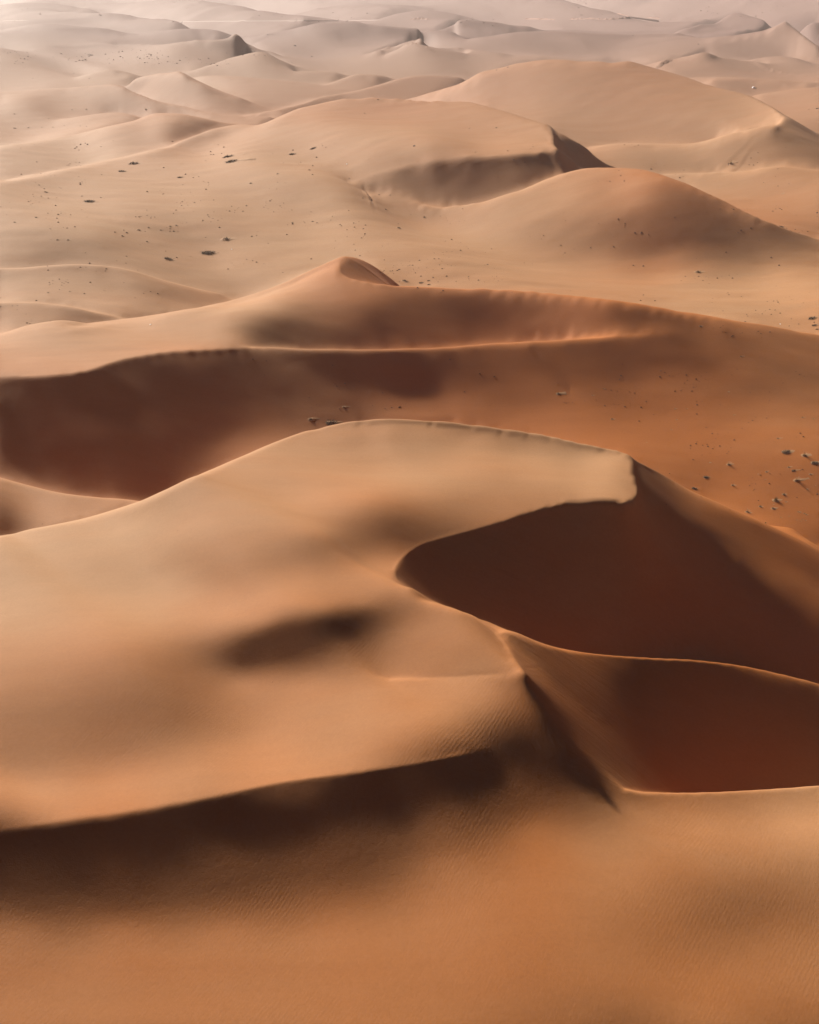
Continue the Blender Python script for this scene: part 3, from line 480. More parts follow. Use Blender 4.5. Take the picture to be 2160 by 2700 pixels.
def build_terrain(levels=(.25,.5,1.0,1.45),outer=7,iters=(500,400,250,220),verbose=False):
    KINKS.clear(); build_kinks()
    Z=None;py=pt=None
    cx=[];cy=[];cz=[];cw=[]
    for P,kink,foot,w in CURVES:
        D,_=densify(P,step=4.5)
        x,y=ground_at(D[:,0],D[:,1],D[:,2])
        cx+=list(x);cy+=list(y);cz+=list(D[:,2]);cw+=[w*.65]*len(x)
        if foot:
            for fd in foot:   # (dx,dy,dz) hidden ground behind / below the crest
                D2=D; x2,y2=ground_at(D2[:,0],D2[:,1],D2[:,2])
                zz=D2[:,2]+fd[2] if len(fd)<4 else np.full(len(D2),fd[3])
                cx+=list(x2+fd[0]);cy+=list(y2+fd[1]);cz+=list(zz);cw+=[w*.1]*len(x2)
    for g in GUIDES:
        x,y=ground_at(g[0],g[1],g[2]); cx.append(float(x));cy.append(float(y));cz.append(g[2]);cw.append(g[3]*WG)
    cx,cy,cz,cw=map(np.array,(cx,cy,cz,cw))
    # weak base level everywhere
    global TONE
    TONE=tone_image()
    for li,lv in enumerate(levels):
        yax,tax=make_axes(lv,lv)
        X=yax[:,None]*tax[None,:]; Y=yax[:,None]*np.ones_like(tax)[None,:]
        K=kink_field(X,Y)
        if Z is None: Sm=np.full(X.shape,3.0)-K*0
        else:
            Sm=cubic_resample(cubic_resample(PS,py,yax,0),pt,tax,1)
        so=Solver(yax,tax,K); so.ws=WS
        cut=np.ones(X.shape)
        for kx,ky,A,lee,kw in KINKS:
            for sx in (0,.25,.5,.75):
                qx=kx[:-1]*(1-sx)+kx[1:]*sx;qy=ky[:-1]*(1-sx)+ky[1:]*sx;qa=np.abs(A[:-1])
                i,fi=interp_axis(yax,qy);j,fj=interp_axis(tax,qx/qy)
                for a in (0,1):
                    for c in (0,1): np.minimum.at(cut,(i+a,j+c),1-.4*np.clip(qa/.3,0,1))
        so.cut=cut
        idx0,w0=bil_rows(yax,tax,cx,cy)
        Kc=(K.ravel()[idx0]*w0).sum(1)
        # scale z-constraint weight with distance: a pixel is worth more metres far away
        dist=np.hypot(cx,cy)
        wz=cw*WZ*np.clip(120./dist,.15,1.6)
        # base prior grid
        bi=np.arange(0,len(yax),max(1,int(12*lv))); bj=np.arange(0,len(tax),max(1,int(12*lv)))
        BI,BJ=np.meshgrid(bi,bj,indexing='ij'); BI=BI.ravel();BJ=BJ.ravel()
        idb=np.stack([BI*len(tax)+BJ]*4,1); wb=np.zeros((len(BI),4)); wb[:,0]=1
        zb=np.interp(yax[BI],[40,60,110,140,5000],[6,8,6,2,2]); ub=.004*np.ones(len(BI))*np.interp(yax[BI],[0,200,700,1500,3000],[1,1,1,3,20])
        rb=zb-K.ravel()[idb[:,0]]
        hid=np.zeros(X.shape,bool); bound=np.full(X.shape,1e9)
        fx=[];fy=[];fz=[];front=np.zeros(X.shape,bool)
        for gi,G in enumerate(GAPS):
            D,_=densify([g[:3] for g in G],step=8); 
            seg=np.array([g[0] for g in G]); 
            zfv=np.interp(D[:,0],seg,[g[3] for g in G]) if np.all(np.diff(seg)>0) else np.full(len(D),np.mean([g[3] for g in G]))
            gx,gy=ground_at(D[:,0],D[:,1],D[:,2]); hx_,hy_=ground_at(D[:,0],D[:,1],zfv)
            tn=gx/gy; o_=np.argsort(tn); tn=tn[o_];gyc=gy[o_];gyf=hy_[o_];ac=((D[:,2]-CAM_H)/gy)[o_]
            jj=np.nonzero((tax>=tn[0])&(tax<=tn[-1]))[0]
            yc=np.interp(tax[jj],tn,gyc);yf=np.interp(tax[jj],tn,gyf);aa=np.interp(tax[jj],tn,ac)
            yy_=yax[:,None]
            m=(yy_>yc[None]+.0)&(yy_<yf[None])
            bb=CAM_H+aa[None]*yy_-np.minimum(.10*(yy_-yc[None]),.10*(yf[None]-yy_))
            hid[:,jj]|=m; bound[:,jj]=np.where(m,np.minimum(bound[:,jj],bb),bound[:,jj])
            m2=(yy_<=yc[None])&(yy_>.95*yc[None]); front[:,jj]|=m2; bound[:,jj]=np.where(m2,np.minimum(bound[:,jj],CAM_H+aa[None]*yy_+.12),bound[:,jj])
            fx+=list(hx_);fy+=list(hy_);fz+=list(zfv)
        fx,fy,fz=map(np.array,(fx,fy,fz)); idf,wf=bil_rows(yax,tax,fx,fy); Kf=(K.ravel()[idf]*wf).sum(1); wzf=WF*np.clip(120./np.hypot(fx,fy),.15,1.6)
        act=np.zeros(X.shape,bool)
        for o in range(outer if li<3 else 3):
            rows_i=[idx0,idb,idf];rows_w=[w0,wb,wf];rhs=[cz-Kc,rb,fz-Kf];wt=[wz,ub,wzf]
            viol=(hid|front)&((Sm+K)>bound); act=(act&((Sm+K)>bound-.02))|viol
            vi,vj=np.nonzero(act)
            if len(vi):
                iv=np.stack([vi*len(tax)+vj]*4,1); wv=np.zeros((len(vi),4)); wv[:,0]=1
                rows_i.append(iv);rows_w.append(wv);rhs.append((bound-K)[vi,vj]);wt.append(WB*np.clip(120/yax[vi],.15,1.6))
            if not (li==0 and o==0):
                T=Sm+K
                dist2=np.hypot(X,Y)
                # project nodes
                ang=(T-CAM_H)/Y
                cm=np.maximum.accumulate(ang,axis=0)
                vis=np.ones(T.shape,bool); vis[1:]=ang[1:]>=cm[:-1]-1e-9
                fw=Y*CP-(T-CAM_H)*SP; up=Y*SP+(T-CAM_H)*CP
                PXn=1080+FOC*X/fw; PYn=1350-FOC*up/fw
                ii=np.floor(PYn/TC).astype(int);jj=np.floor(PXn/TC).astype(int)
                tv,near,bar=TONE
                inn=(ii>=0)&(jj>=0)&(ii<tv.shape[0])&(jj<tv.shape[1])
                iic=np.clip(ii,0,tv.shape[0]-1);jjc=np.clip(jj,0,tv.shape[1]-1)
                ok=vis&inn&(~near[iic,jjc])&(~hid)
                ok[0]=ok[-1]=False;ok[:,0]=ok[:,-1]=False
                p,q=slopes(yax,tax,T); h=SUN_H
                par=p*h[0]+q*h[1];perp=-p*h[1]+q*h[0]
                t=target_t(tv[iic,jjc],dist2)
                D=np.clip(par,-.6,.75);pe=np.clip(perp,-.5,.5)
                for _ in range(8): D=.5*D+.5*(math.sin(SUN_EL)-t*np.sqrt(1+D*D+pe*pe))/math.cos(SUN_EL)
                D=np.clip(D,-.42,.59)
                def addrows(mask,hx,hy,target,wgt):
                    i,j=np.nonzero(mask)
                    if len(i)==0: return
                    hx=np.broadcast_to(hx,T.shape)[i,j];hy=np.broadcast_to(hy,T.shape)[i,j];tg=np.broadcast_to(target,T.shape)[i,j];wg=np.broadcast_to(wgt,T.shape)[i,j]
                    dyi=yax[i+1]-yax[i-1]; dtj=tax[j+1]-tax[j-1]
                    ct=1/(yax[i]*dtj); cxs=hx-hy*tax[j]; nc=len(tax)
                    ids=np.stack([(i+1)*nc+j,(i-1)*nc+j,i*nc+j+1,i*nc+j-1],1)
                    wsx=np.stack([hy/dyi,-hy/dyi,cxs*ct,-cxs*ct],1)
                    Kd=(K.ravel()[ids]*wsx).sum(1)
                    rows_i.append(ids);rows_w.append(wsx);rhs.append(tg-Kd);wt.append(wg)
                addrows(ok,h[0],h[1],D,WT)
                # repose-angle limiter
                sl=np.hypot(p,q)
                lim=np.zeros(T.shape,bool); lim[1:-1,1:-1]=(sl>.84)[1:-1,1:-1]
                # keep memory of limited cells
                addrows(lim,p/(sl+1e-9),q/(sl+1e-9),.80,WL)
            rows=(np.concatenate(rows_i),np.concatenate(rows_w),np.concatenate(rhs),np.concatenate(wt))
            new=so.solve(Sm,rows,iters[li])
            Sm=new if o==0 else .3*Sm+.7*new
        PS=Sm;py=yax;pt=tax;Z=Sm+K
    return yax,tax,Sm,K
WS,WZ,WT,WL,WG=.5,3.5,1.1,1.2,.5
WF,WB=.15,1.5
# ------------------------------------------------------------------ the dunes: one sheet from under the camera to the horizon
YAX,TAX,SMO,_K=build_terrain()
def refine_axis(ax,k):
    n=len(ax); t=np.arange((n-1)*k+1)/k; return np.interp(t,np.arange(n),ax)
YF=refine_axis(YAX,ROW_K); TF=refine_axis(TAX,COL_K)
SF=cubic_resample(cubic_resample(SMO,YAX,YF,0),TAX,TF,1)
XF=YF[:,None]*TF[None,:]; YG=YF[:,None]*np.ones_like(TF)[None,:]
ZF=SF+kink_field(XF,YG)
def value_noise(x,y,seed):
    xi=np.floor(x).astype(np.int64);yi=np.floor(y).astype(np.int64);fx=x-xi;fy=y-yi
    def h(a,b):
        v=(a*374761393+b*668265263+seed*1442695041)&0x7fffffff; v=(v^(v>>13))*1274126177&0x7fffffff; return ((v^(v>>16))&0xffff)/65535.0
    fx=fx*fx*(3-2*fx);fy=fy*fy*(3-2*fy)
    return (h(xi,yi)*(1-fx)+h(xi+1,yi)*fx)*(1-fy)+(h(xi,yi+1)*(1-fx)+h(xi+1,yi+1)*fx)*fy-.5
def faint_relief(x,y):
    d=np.hypot(x,y)
    return (value_noise(x/7.+3,y/4.+9,1)*.10+value_noise(x/2.3,y/1.5,2)*.022)*np.clip(d/120,.35,1.6)
def far_swells(x,y):
    # low crescent swells of the distant sand sea, asymmetric: gentle to the west, steeper to the east
    u=x/95.+.35*value_noise(x/160.,y/210.,11); v=y/150.+.8*value_noise(x/230.,y/300.,12)
    n=value_noise(u,v,13)+.5*value_noise(u*2.1+.3*v,v*2.3,14)
    r=1-np.abs(n)*2.2
    return np.clip(r,-.3,1)**1*2.6*np.clip((y-560)/700.,0,1)
ZF=ZF+faint_relief(XF,YG)+far_swells(XF,YG)
# ground beyond the surveyed fan: sides, towards the camera, and on to the horizon
side=np.array([.02,.05,.09,.14,.2,.28,.38,.5,.7,1.,1.5,2.3])
tan_all=np.concatenate([TF[0]-side[::-1],TF,TF[-1]+side])
near=np.array([2.,8.,14.,20.,26.,32.,37.,41.]); near=near[near<YF[0]-1]
far=np.array([YF[-1]*k for k in (1.4,2.,3.,5.)])
y_all=np.concatenate([near,YF,far])
nsd=len(side);nn=len(near)
Zall=np.zeros((len(y_all),len(tan_all)))
Zall[nn:nn+len(YF),nsd:nsd+len(TF)]=ZF
Zall[nn:nn+len(YF),:nsd]=ZF[:,:1];Zall[nn:nn+len(YF),nsd+len(TF):]=ZF[:,-1:]
Zall[:nn]=Zall[nn]; Zall[nn+len(YF):]=np.array([.8,.5,.3,0])[:,None]*Zall[nn+len(YF)-1]
XA=y_all[:,None]*tan_all[None,:];YA=y_all[:,None]*np.ones_like(tan_all)[None,:]
off=np.maximum(0,np.maximum(TF[0]-tan_all,tan_all-TF[-1]))[None,:]*np.ones_like(XA)
bl=np.clip(off/.5,0,1); Zall=Zall*(1-bl)+bl*(3+6*value_noise(XA/60+5,YA/45,7))
def grid_mesh(name,X,Y,Z):
    nr,nc=Z.shape; me=bpy.data.meshes.new(name)
    me.vertices.add(nr*nc); co=np.stack([X,Y,Z],-1).astype(np.float32).ravel(); me.vertices.foreach_set('co',co)
    i=np.arange(nr-1)[:,None]*nc+np.arange(nc-1)[None,:]; q=np.stack([i,i+1,i+nc+1,i+nc],-1).reshape(-1)
    nq=(nr-1)*(nc-1)
    me.loops.add(nq*4); me.loops.foreach_set('vertex_index',q.astype(np.int32))
    me.polygons.add(nq); me.polygons.foreach_set('loop_start',(np.arange(nq)*4).astype(np.int32)); me.polygons.foreach_set('loop_total',np.full(nq,4,np.int32))
    me.polygons.foreach_set('use_smooth',np.ones(nq,bool))
    me.update(); return me
def add(name,me,mat=None,parent=None):
    o=bpy.data.objects.new(name,me); scene.collection.objects.link(o)
    if mat is not None and hasattr(me,'materials') and not me.materials: me.materials.append(mat)
    if parent: o.parent=parent
    return o
def height_at(x,y):
    i,f=interp_axis(y_all,np.asarray(y,float)); j,g=interp_axis(tan_all,np.asarray(x,float)/np.asarray(y,float))
    return (Zall[i,j]*(1-g)+Zall[i,j+1]*g)*(1-f)+(Zall[i+1,j]*(1-g)+Zall[i+1,j+1]*g)*f

# how red the sand is (orange crest sand, plus the red of shade and pallor of lit slopes painted in), noted at places
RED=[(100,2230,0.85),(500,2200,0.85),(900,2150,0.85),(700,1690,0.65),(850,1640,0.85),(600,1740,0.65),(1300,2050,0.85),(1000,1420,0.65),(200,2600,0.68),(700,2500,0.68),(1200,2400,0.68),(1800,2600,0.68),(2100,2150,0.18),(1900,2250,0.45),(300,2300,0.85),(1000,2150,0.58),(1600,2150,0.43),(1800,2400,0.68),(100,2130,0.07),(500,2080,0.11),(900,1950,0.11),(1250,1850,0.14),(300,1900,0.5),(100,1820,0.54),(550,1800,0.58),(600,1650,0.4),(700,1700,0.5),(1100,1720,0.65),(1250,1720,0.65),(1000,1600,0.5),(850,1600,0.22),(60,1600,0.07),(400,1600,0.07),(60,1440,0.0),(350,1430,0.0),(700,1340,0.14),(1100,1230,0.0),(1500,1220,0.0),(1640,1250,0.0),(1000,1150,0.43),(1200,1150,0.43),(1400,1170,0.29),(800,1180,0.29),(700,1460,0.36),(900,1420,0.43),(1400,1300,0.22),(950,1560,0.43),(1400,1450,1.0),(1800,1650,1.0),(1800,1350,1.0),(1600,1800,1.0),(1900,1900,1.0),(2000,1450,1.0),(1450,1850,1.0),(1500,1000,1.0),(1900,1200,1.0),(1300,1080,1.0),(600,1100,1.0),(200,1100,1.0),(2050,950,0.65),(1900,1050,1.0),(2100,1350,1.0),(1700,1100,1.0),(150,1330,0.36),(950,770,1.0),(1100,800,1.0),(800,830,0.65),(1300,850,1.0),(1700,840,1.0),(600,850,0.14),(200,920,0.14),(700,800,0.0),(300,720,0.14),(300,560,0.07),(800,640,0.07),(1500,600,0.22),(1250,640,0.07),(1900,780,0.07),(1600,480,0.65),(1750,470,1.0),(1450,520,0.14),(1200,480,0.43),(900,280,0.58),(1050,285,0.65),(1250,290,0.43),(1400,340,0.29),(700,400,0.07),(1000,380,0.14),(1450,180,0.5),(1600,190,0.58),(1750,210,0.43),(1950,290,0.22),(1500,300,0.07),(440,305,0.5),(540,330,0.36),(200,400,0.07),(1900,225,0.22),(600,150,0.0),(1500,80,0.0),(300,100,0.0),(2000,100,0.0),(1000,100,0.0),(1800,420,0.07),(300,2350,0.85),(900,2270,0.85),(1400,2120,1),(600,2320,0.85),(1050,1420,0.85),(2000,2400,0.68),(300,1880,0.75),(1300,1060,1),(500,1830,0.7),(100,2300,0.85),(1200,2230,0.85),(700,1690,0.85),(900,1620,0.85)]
RIPPLED=[(900,1900,1),(600,2050,.9),(300,2100,.7),(1250,1850,1),(1100,1800,1),(1280,1790,.9),(700,1900,.8),(200,2000,.5),(200,1750,.25),(1250,1690,.7),(1150,1640,.7),(1000,1730,.4),(700,1560,.25),(1330,1760,.7),(950,2080,.1),(1150,1990,.5),
 (500,2250,.35),(200,2400,.35),(200,2600,.3),(1000,2300,.15),(1100,2550,.3),(1500,2450,.25),(1900,2350,.5),(1900,2550,.4),(1500,2120,.1),(1100,1280,.35),(1500,1250,.15),(600,1300,.1),(1000,1420,.4),(1230,1370,.6),(400,1450,.1),
 (1500,1450,0),(1700,1300,0),(1850,1850,0),(1450,1850,0),(1900,1600,0),(300,1350,0),(1900,1200,.05),(1300,1050,.05),(600,1100,0),(1000,700,0),(1600,700,0),(300,600,0)]
def sand_shade_red(X,Y,NOTES=None):
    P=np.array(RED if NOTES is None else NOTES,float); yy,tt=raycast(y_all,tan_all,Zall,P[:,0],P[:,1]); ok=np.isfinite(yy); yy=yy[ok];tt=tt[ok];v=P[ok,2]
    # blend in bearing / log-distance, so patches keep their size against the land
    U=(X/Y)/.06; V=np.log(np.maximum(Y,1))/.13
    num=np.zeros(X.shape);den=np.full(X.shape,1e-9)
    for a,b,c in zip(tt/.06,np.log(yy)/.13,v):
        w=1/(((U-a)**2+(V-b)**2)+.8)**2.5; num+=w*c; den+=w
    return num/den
# ------------------------------------------------------------------ sand
def nt(name):
    m=bpy.data.materials.new(name); m.use_nodes=True; t=m.node_tree; t.nodes.clear(); return m,t
def N(t,kind,**kw):
    n=t.nodes.new(kind)
    for k,v in kw.items():
        if k in n.inputs.keys() if isinstance(k,str) else False: n.inputs[k].default_value=v
        else: setattr(n,k,v)
    return n
def sand_material():
    m,t=nt('sand'); L=t.links.new
    geo=N(t,'ShaderNodeNewGeometry'); out=N(t,'ShaderNodeOutputMaterial'); bs=N(t,'ShaderNodeBsdfPrincipled')
    L(bs.outputs[0],out.inputs[0])
    def noise(scale,detail=2.0,rough=.5,vec=None):
        n=N(t,'ShaderNodeTexNoise'); n.inputs['Scale'].default_value=scale; n.inputs['Detail'].default_value=detail; n.inputs['Roughness'].default_value=rough
        L(vec if vec else geo.outputs['Position'],n.inputs['Vector']); return n.outputs[0]
    def mapr(v,a,b,c,d):
        n=N(t,'ShaderNodeMapRange'); n.inputs[1].default_value=a;n.inputs[2].default_value=b;n.inputs[3].default_value=c;n.inputs[4].default_value=d; L(v,n.inputs[0]); return n.outputs[0]
    def math_(op,a,b):
        n=N(t,'ShaderNodeMath',operation=op)
        for k,v in enumerate((a,b)):
            if v is None: continue
            if isinstance(v,(int,float)): n.inputs[k].default_value=v
            else: L(v,n.inputs[k])
        return n.outputs[0]
    def mapping(rz,sc):
        n=N(t,'ShaderNodeMapping'); n.inputs['Rotation'].default_value=(0,0,rz); n.inputs['Scale'].default_value=sc; L(geo.outputs['Position'],n.inputs[0]); return n.outputs[0]
    # colour: red of crest sand and of painted-in shade and faint wind-drawn streaks, fine grain
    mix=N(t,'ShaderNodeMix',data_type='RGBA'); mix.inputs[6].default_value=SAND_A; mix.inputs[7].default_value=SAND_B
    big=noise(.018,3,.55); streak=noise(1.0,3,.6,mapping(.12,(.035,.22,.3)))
    red=N(t,'ShaderNodeAttribute',attribute_name='sand_shade_red')
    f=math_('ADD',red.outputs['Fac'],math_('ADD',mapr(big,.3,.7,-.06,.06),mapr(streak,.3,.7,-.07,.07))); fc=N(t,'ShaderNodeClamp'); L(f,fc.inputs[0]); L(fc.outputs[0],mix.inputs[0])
    grain=noise(5.0,6,.8); grain2=noise(.9,7,.72); streak2=noise(1.0,4,.6,mapping(.10,(.05,.7,.6)))
    g=math_('ADD',math_('ADD',mapr(grain,.25,.75,.90,1.10),mapr(grain2,.25,.75,-.03,.03)),mapr(streak2,.3,.7,-.025,.025))
    mul=N(t,'ShaderNodeVectorMath',operation='SCALE'); L(mix.outputs[2],mul.inputs[0]); L(g,mul.inputs['Scale'])
    # distance haze painted into the sand: colour fades to greyish pink northwards
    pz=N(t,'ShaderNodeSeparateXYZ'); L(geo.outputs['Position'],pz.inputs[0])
    pale=N(t,'ShaderNodeMix',data_type='RGBA'); L(mapr(pz.outputs[1],260,1150,0,1),pale.inputs[0]); L(mul.outputs[0],pale.inputs[6]); pale.inputs[7].default_value=SAND_HAZED
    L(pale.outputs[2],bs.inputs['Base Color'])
    bs.inputs['Roughness'].default_value=.80; bs.inputs['Specular IOR Level'].default_value=SPEC
    bs.inputs['Diffuse Roughness'].default_value=.4
    # ripples: about two hands apart, crests across the wind, only on the firm windward slopes near the camera
    def ripple(rz,scale,dist):
        w=N(t,'ShaderNodeTexWave',wave_type='BANDS',bands_direction='X',wave_profile='SIN')
        w.inputs['Scale'].default_value=scale; w.inputs['Distortion'].default_value=dist; w.inputs['Detail'].default_value=2.0; w.inputs['Detail Scale'].default_value=1.1; w.inputs['Detail Roughness'].default_value=.55
        L(mapping(rz,(1,1,1)),w.inputs[0]); return w.outputs[1]
    r1=ripple(RIP_ROT,RIP_SCALE,3.2)
    slope=N(t,'ShaderNodeSeparateXYZ'); L(geo.outputs['True Normal'],slope.inputs[0])
    firm=mapr(slope.outputs[2],.86,.93,0,1)
    rp=N(t,'ShaderNodeAttribute',attribute_name='rippled'); patch=math_('MULTIPLY',rp.outputs['Fac'],mapr(noise(.22,4,.65),.32,.6,.25,1))
    pos=N(t,'ShaderNodeSeparateXYZ'); L(geo.outputs['Position'],pos.inputs[0])
    nearz=mapr(pos.outputs[1],92,125,1,0)
    amp=math_('MULTIPLY',math_('MULTIPLY',firm,patch),nearz)
    hgt=math_('MULTIPLY',math_('MULTIPLY',r1,amp),RIP_H)
    steep=math_('MULTIPLY',mapr(slope.outputs[2],.93,.87,0,1),mapr(slope.outputs[0],.20,.36,0,1))
    run=math_('MULTIPLY',math_('MULTIPLY',noise(1.0,5,.6,mapping(.75,(.10,2.1,.4))),steep),.028)
    soft=math_('MULTIPLY',noise(2.2,5,.62),.012)
    fine=math_('MULTIPLY',noise(14.0,3,.7),.008)
    bp=N(t,'ShaderNodeBump'); bp.inputs['Strength'].default_value=1.0; bp.inputs['Distance'].default_value=1.0
    L(math_('ADD',run,math_('ADD',math_('ADD',hgt,soft),fine)),bp.inputs['Height']); L(bp.outputs[0],bs.inputs['Normal'])
    return m
SAND=sand_material()
_me=grid_mesh('sand_dunes',XA,YA,Zall)
_at=_me.attributes.new('sand_shade_red','FLOAT','POINT'); _at.data.foreach_set('value',sand_shade_red(XA,YA).astype(np.float32).ravel())
_at=_me.attributes.new('rippled','FLOAT','POINT'); _at.data.foreach_set('value',sand_shade_red(XA,YA,RIPPLED).astype(np.float32).ravel())
dunes=add('sand_dunes',_me,SAND); dunes['kind']='structure'
# ------------------------------------------------------------------ dusty air
def haze():
    m,t=nt('haze'); v=N(t,'ShaderNodeVolumePrincipled'); out=N(t,'ShaderNodeOutputMaterial')
    v.inputs['Density'].default_value=HAZE_D; v.inputs['Color'].default_value=HAZE_C; v.inputs['Anisotropy'].default_value=0.0
    t.links.new(v.outputs[0],out.inputs['Volume'])
    bm=bmesh.new(); bmesh.ops.create_cube(bm,size=1.0)
    x0,x1,y0,y1,z0,z1=float(XA.min())-50,float(XA.max())+50,-30.,float(y_all[-1])+50,float(Zall.min())-1.0,max(CAM_Z,float(Zall.max()))+2
    for q in bm.verts: q.co=(x0 if q.co.x<0 else x1,y0 if q.co.y<0 else y1,z0 if q.co.z<0 else z1)
    me=bpy.data.meshes.new('haze'); bm.to_mesh(me); bm.free()
    o=add('haze',me,m); o['kind']='stuff'; o['label']='pale pinkish dust haze hanging over the dunes'
haze()
# ------------------------------------------------------------------ plants, drift mounds, stones on the flats
def plain_material(name,col,rough=.9,var=.35):
    m,t=nt(name); L=t.links.new
    b=N(t,'ShaderNodeBsdfPrincipled'); o=N(t,'ShaderNodeOutputMaterial'); L(b.outputs[0],o.inputs[0])
    g=N(t,'ShaderNodeNewGeometry'); n=N(t,'ShaderNodeTexNoise'); n.inputs['Scale'].default_value=5.0; n.inputs['Detail'].default_value=3; L(g.outputs['Position'],n.inputs['Vector'])
    mx=N(t,'ShaderNodeMix',data_type='RGBA'); L(n.outputs[0],mx.inputs[0])
    mx.inputs[6].default_value=(*[c*(1-var) for c in col],1); mx.inputs[7].default_value=(*[c*(1+var) for c in col],1)
    L(mx.outputs[2],b.inputs['Base Color']); b.inputs['Roughness'].default_value=rough; b.inputs['Specular IOR Level'].default_value=.15
    return m
M_TWIG=plain_material('dark_twigs',(.028,.018,.011)); M_GREEN=plain_material('dull_green_blades',(.055,.060,.026)); M_PALE=plain_material('dry_straw',(.42,.34,.23),var=.15)
M_DARK=plain_material('dark_stone',(.075,.045,.033)); M_WHITE=plain_material('pale_stone',(.55,.50,.48),var=.1); M_LITTER=plain_material('weathered_white_plastic',(.68,.68,.76),rough=.5,var=.06)
M_RUBBLE=plain_material('red_brown_rubble',(.15,.078,.058),var=.3); M_BANK=plain_material('grey_brown_bank',(.17,.125,.115),var=.2)
def mesh_from(name,verts,faces,smooth=False):
    me=bpy.data.meshes.new(name); me.from_pydata(verts,[],faces); me.update()
    if smooth: me.polygons.foreach_set('use_smooth',np.ones(len(me.polygons),bool))
    return me
def mound_mesh(seed,tail=1.8,sharp=1.3):
    r=random.Random(seed); nx,ny=26,12; V=[];F=[]
    ph=[r.uniform(0,6.28) for _ in range(4)]
    for i in range(nx):
        u=-.75+ (i/(nx-1))*(tail+.75)
        for j in range(ny):
            v=-.62+1.24*j/(ny-1)
            k=1-.30*max(0,u)/tail
            along=math.exp(-(u/.42)**2) if u<0 else math.exp(-(u/(tail*.42))**1.4)
            cr=math.exp(-(abs(v)/(.26*k*sharp))**1.7)
            h=.095*along*cr*(1+.18*math.sin(7*u+ph[0])+.14*math.sin(11*v+ph[1]+3*u))
            edge=max(0,(abs(v)-.45)/.17, (-.45-u)/.3, (u-tail*.8)/(tail*.2))
            V.append((u,v+.05*math.sin(2*u+ph[2]),h-.10*edge-.012))
    for i in range(nx-1):
        for j in range(ny-1): a=i*ny+j; F.append((a,a+ny,a+ny+1,a+1))
    me=mesh_from('sand_mound',V,F,True); me.materials.append(SAND); return me
def blades_mesh(name,seed,n,spread,height,lean,width,mat,curl=.3):
    r=random.Random(seed); V=[];F=[]
    for _ in range(n):
        a=r.uniform(0,6.283); q=spread*math.sqrt(r.random()); x,y=q*math.cos(a)*1.35,q*math.sin(a)*.8
        h=height*r.uniform(.45,1.1)*(1-.45*q/spread); la=r.uniform(0,6.283); ll=lean*r.uniform(.2,1.2)
        dx,dy=ll*(math.cos(la)*.6+x*1.2),ll*(math.sin(la)*.6+y*1.2); w=width*r.uniform(.6,1.4); wa=r.uniform(0,3.14); wx,wy=w*math.cos(wa),w*math.sin(wa)
        b=len(V); zb=.07*math.exp(-(x/.45)**2-(y/.28)**2)-.04
        V+=[(x-wx,y-wy,zb),(x+wx,y+wy,zb),(x+dx*.45+wx*.8,y+dy*.45+wy*.8,zb+h*.6),(x+dx*.45-wx*.8,y+dy*.45-wy*.8,zb+h*.6),(x+dx,y+dy,zb+h*(1-curl*r.random()))]
        F+=[(b,b+1,b+2,b+3),(b+3,b+2,b+4)]
    me=mesh_from(name,V,F); me.materials.append(mat); return me
def rock_mesh(seed,flat=.6,mat=None,name='stone'):
    r=random.Random(seed); bm=bmesh.new(); bmesh.ops.create_icosphere(bm,subdivisions=2,radius=.5)
    ax=[Vector((r.uniform(-1,1),r.uniform(-1,1),r.uniform(-1,1))).normalized() for _ in range(7)]; cut=[r.uniform(.26,.42) for _ in ax]
    for v in bm.verts:
        for a_,c_ in zip(ax,cut):
            d=v.co.dot(a_)
            if d>c_: v.co-=a_*(d-c_)
        v.co.z*=flat; v.co*=r.uniform(.97,1.03)
    me=bpy.data.meshes.new(name); bm.to_mesh(me); bm.free(); me.materials.append(mat); return me
MOUNDS=[mound_mesh(1,1.7,1.1),mound_mesh(2,2.1,1.0),mound_mesh(3,1.5,1.2),mound_mesh(4,2.3,.9)]
TWIGS=[blades_mesh('twigs',s,130,.32,.30,.5,.020,M_TWIG) for s in (11,12,13)]
SMALLTWIGS=[blades_mesh('twigs',s,44,.19,.24,.4,.026,M_TWIG) for s in (21,22,23)]
GREENS=[blades_mesh('grass_blades',s,60,.22,.75,.35,.014,M_GREEN,.1) for s in (31,32)]
STALKS=[blades_mesh('dry_stalks',s,34,.16,1.15,.75,.011,M_PALE,.1) for s in (41,42)]
STONES=[rock_mesh(s,.6,M_DARK) for s in (51,52,53)]; PALES=[rock_mesh(s,.55,M_WHITE) for s in (61,62)]
_OR=random.Random(5)
def seat(P):
    P=np.array(P,float); yy,tt=raycast(y_all,tan_all,Zall,P[:,0],P[:,1]); return yy*tt,yy
def ground_frame(x,y,rz):
    e=max(.3,y*.002); zx=float(height_at(x+e,y)-height_at(x-e,y))/(2*e); zy=float(height_at(x,y+e)-height_at(x,y-e))/(2*e)
    zx=max(-.6,min(.6,zx));zy=max(-.6,min(.6,zy))
    n=Vector((-zx,-zy,1)).normalized(); q=Vector((0,0,1)).rotation_difference(n)
    return (q.to_matrix()@Matrix.Rotation(rz,3,'Z')).to_euler()
def thing(name,label,cat,x,y,size,rz,parts,group=None,sink=0.0):
    o=bpy.data.objects.new(name,None); scene.collection.objects.link(o); o.empty_display_size=.3
    o.location=(float(x),float(y),float(height_at(x,y))-sink*size); o.rotation_euler=ground_frame(x,y,rz); o.scale=(size,)*3
    o['label']=label; o['category']=cat
    if group: o['group']=group
    for me in parts: add(me.name.split('.')[0],me,None,o)
    return o
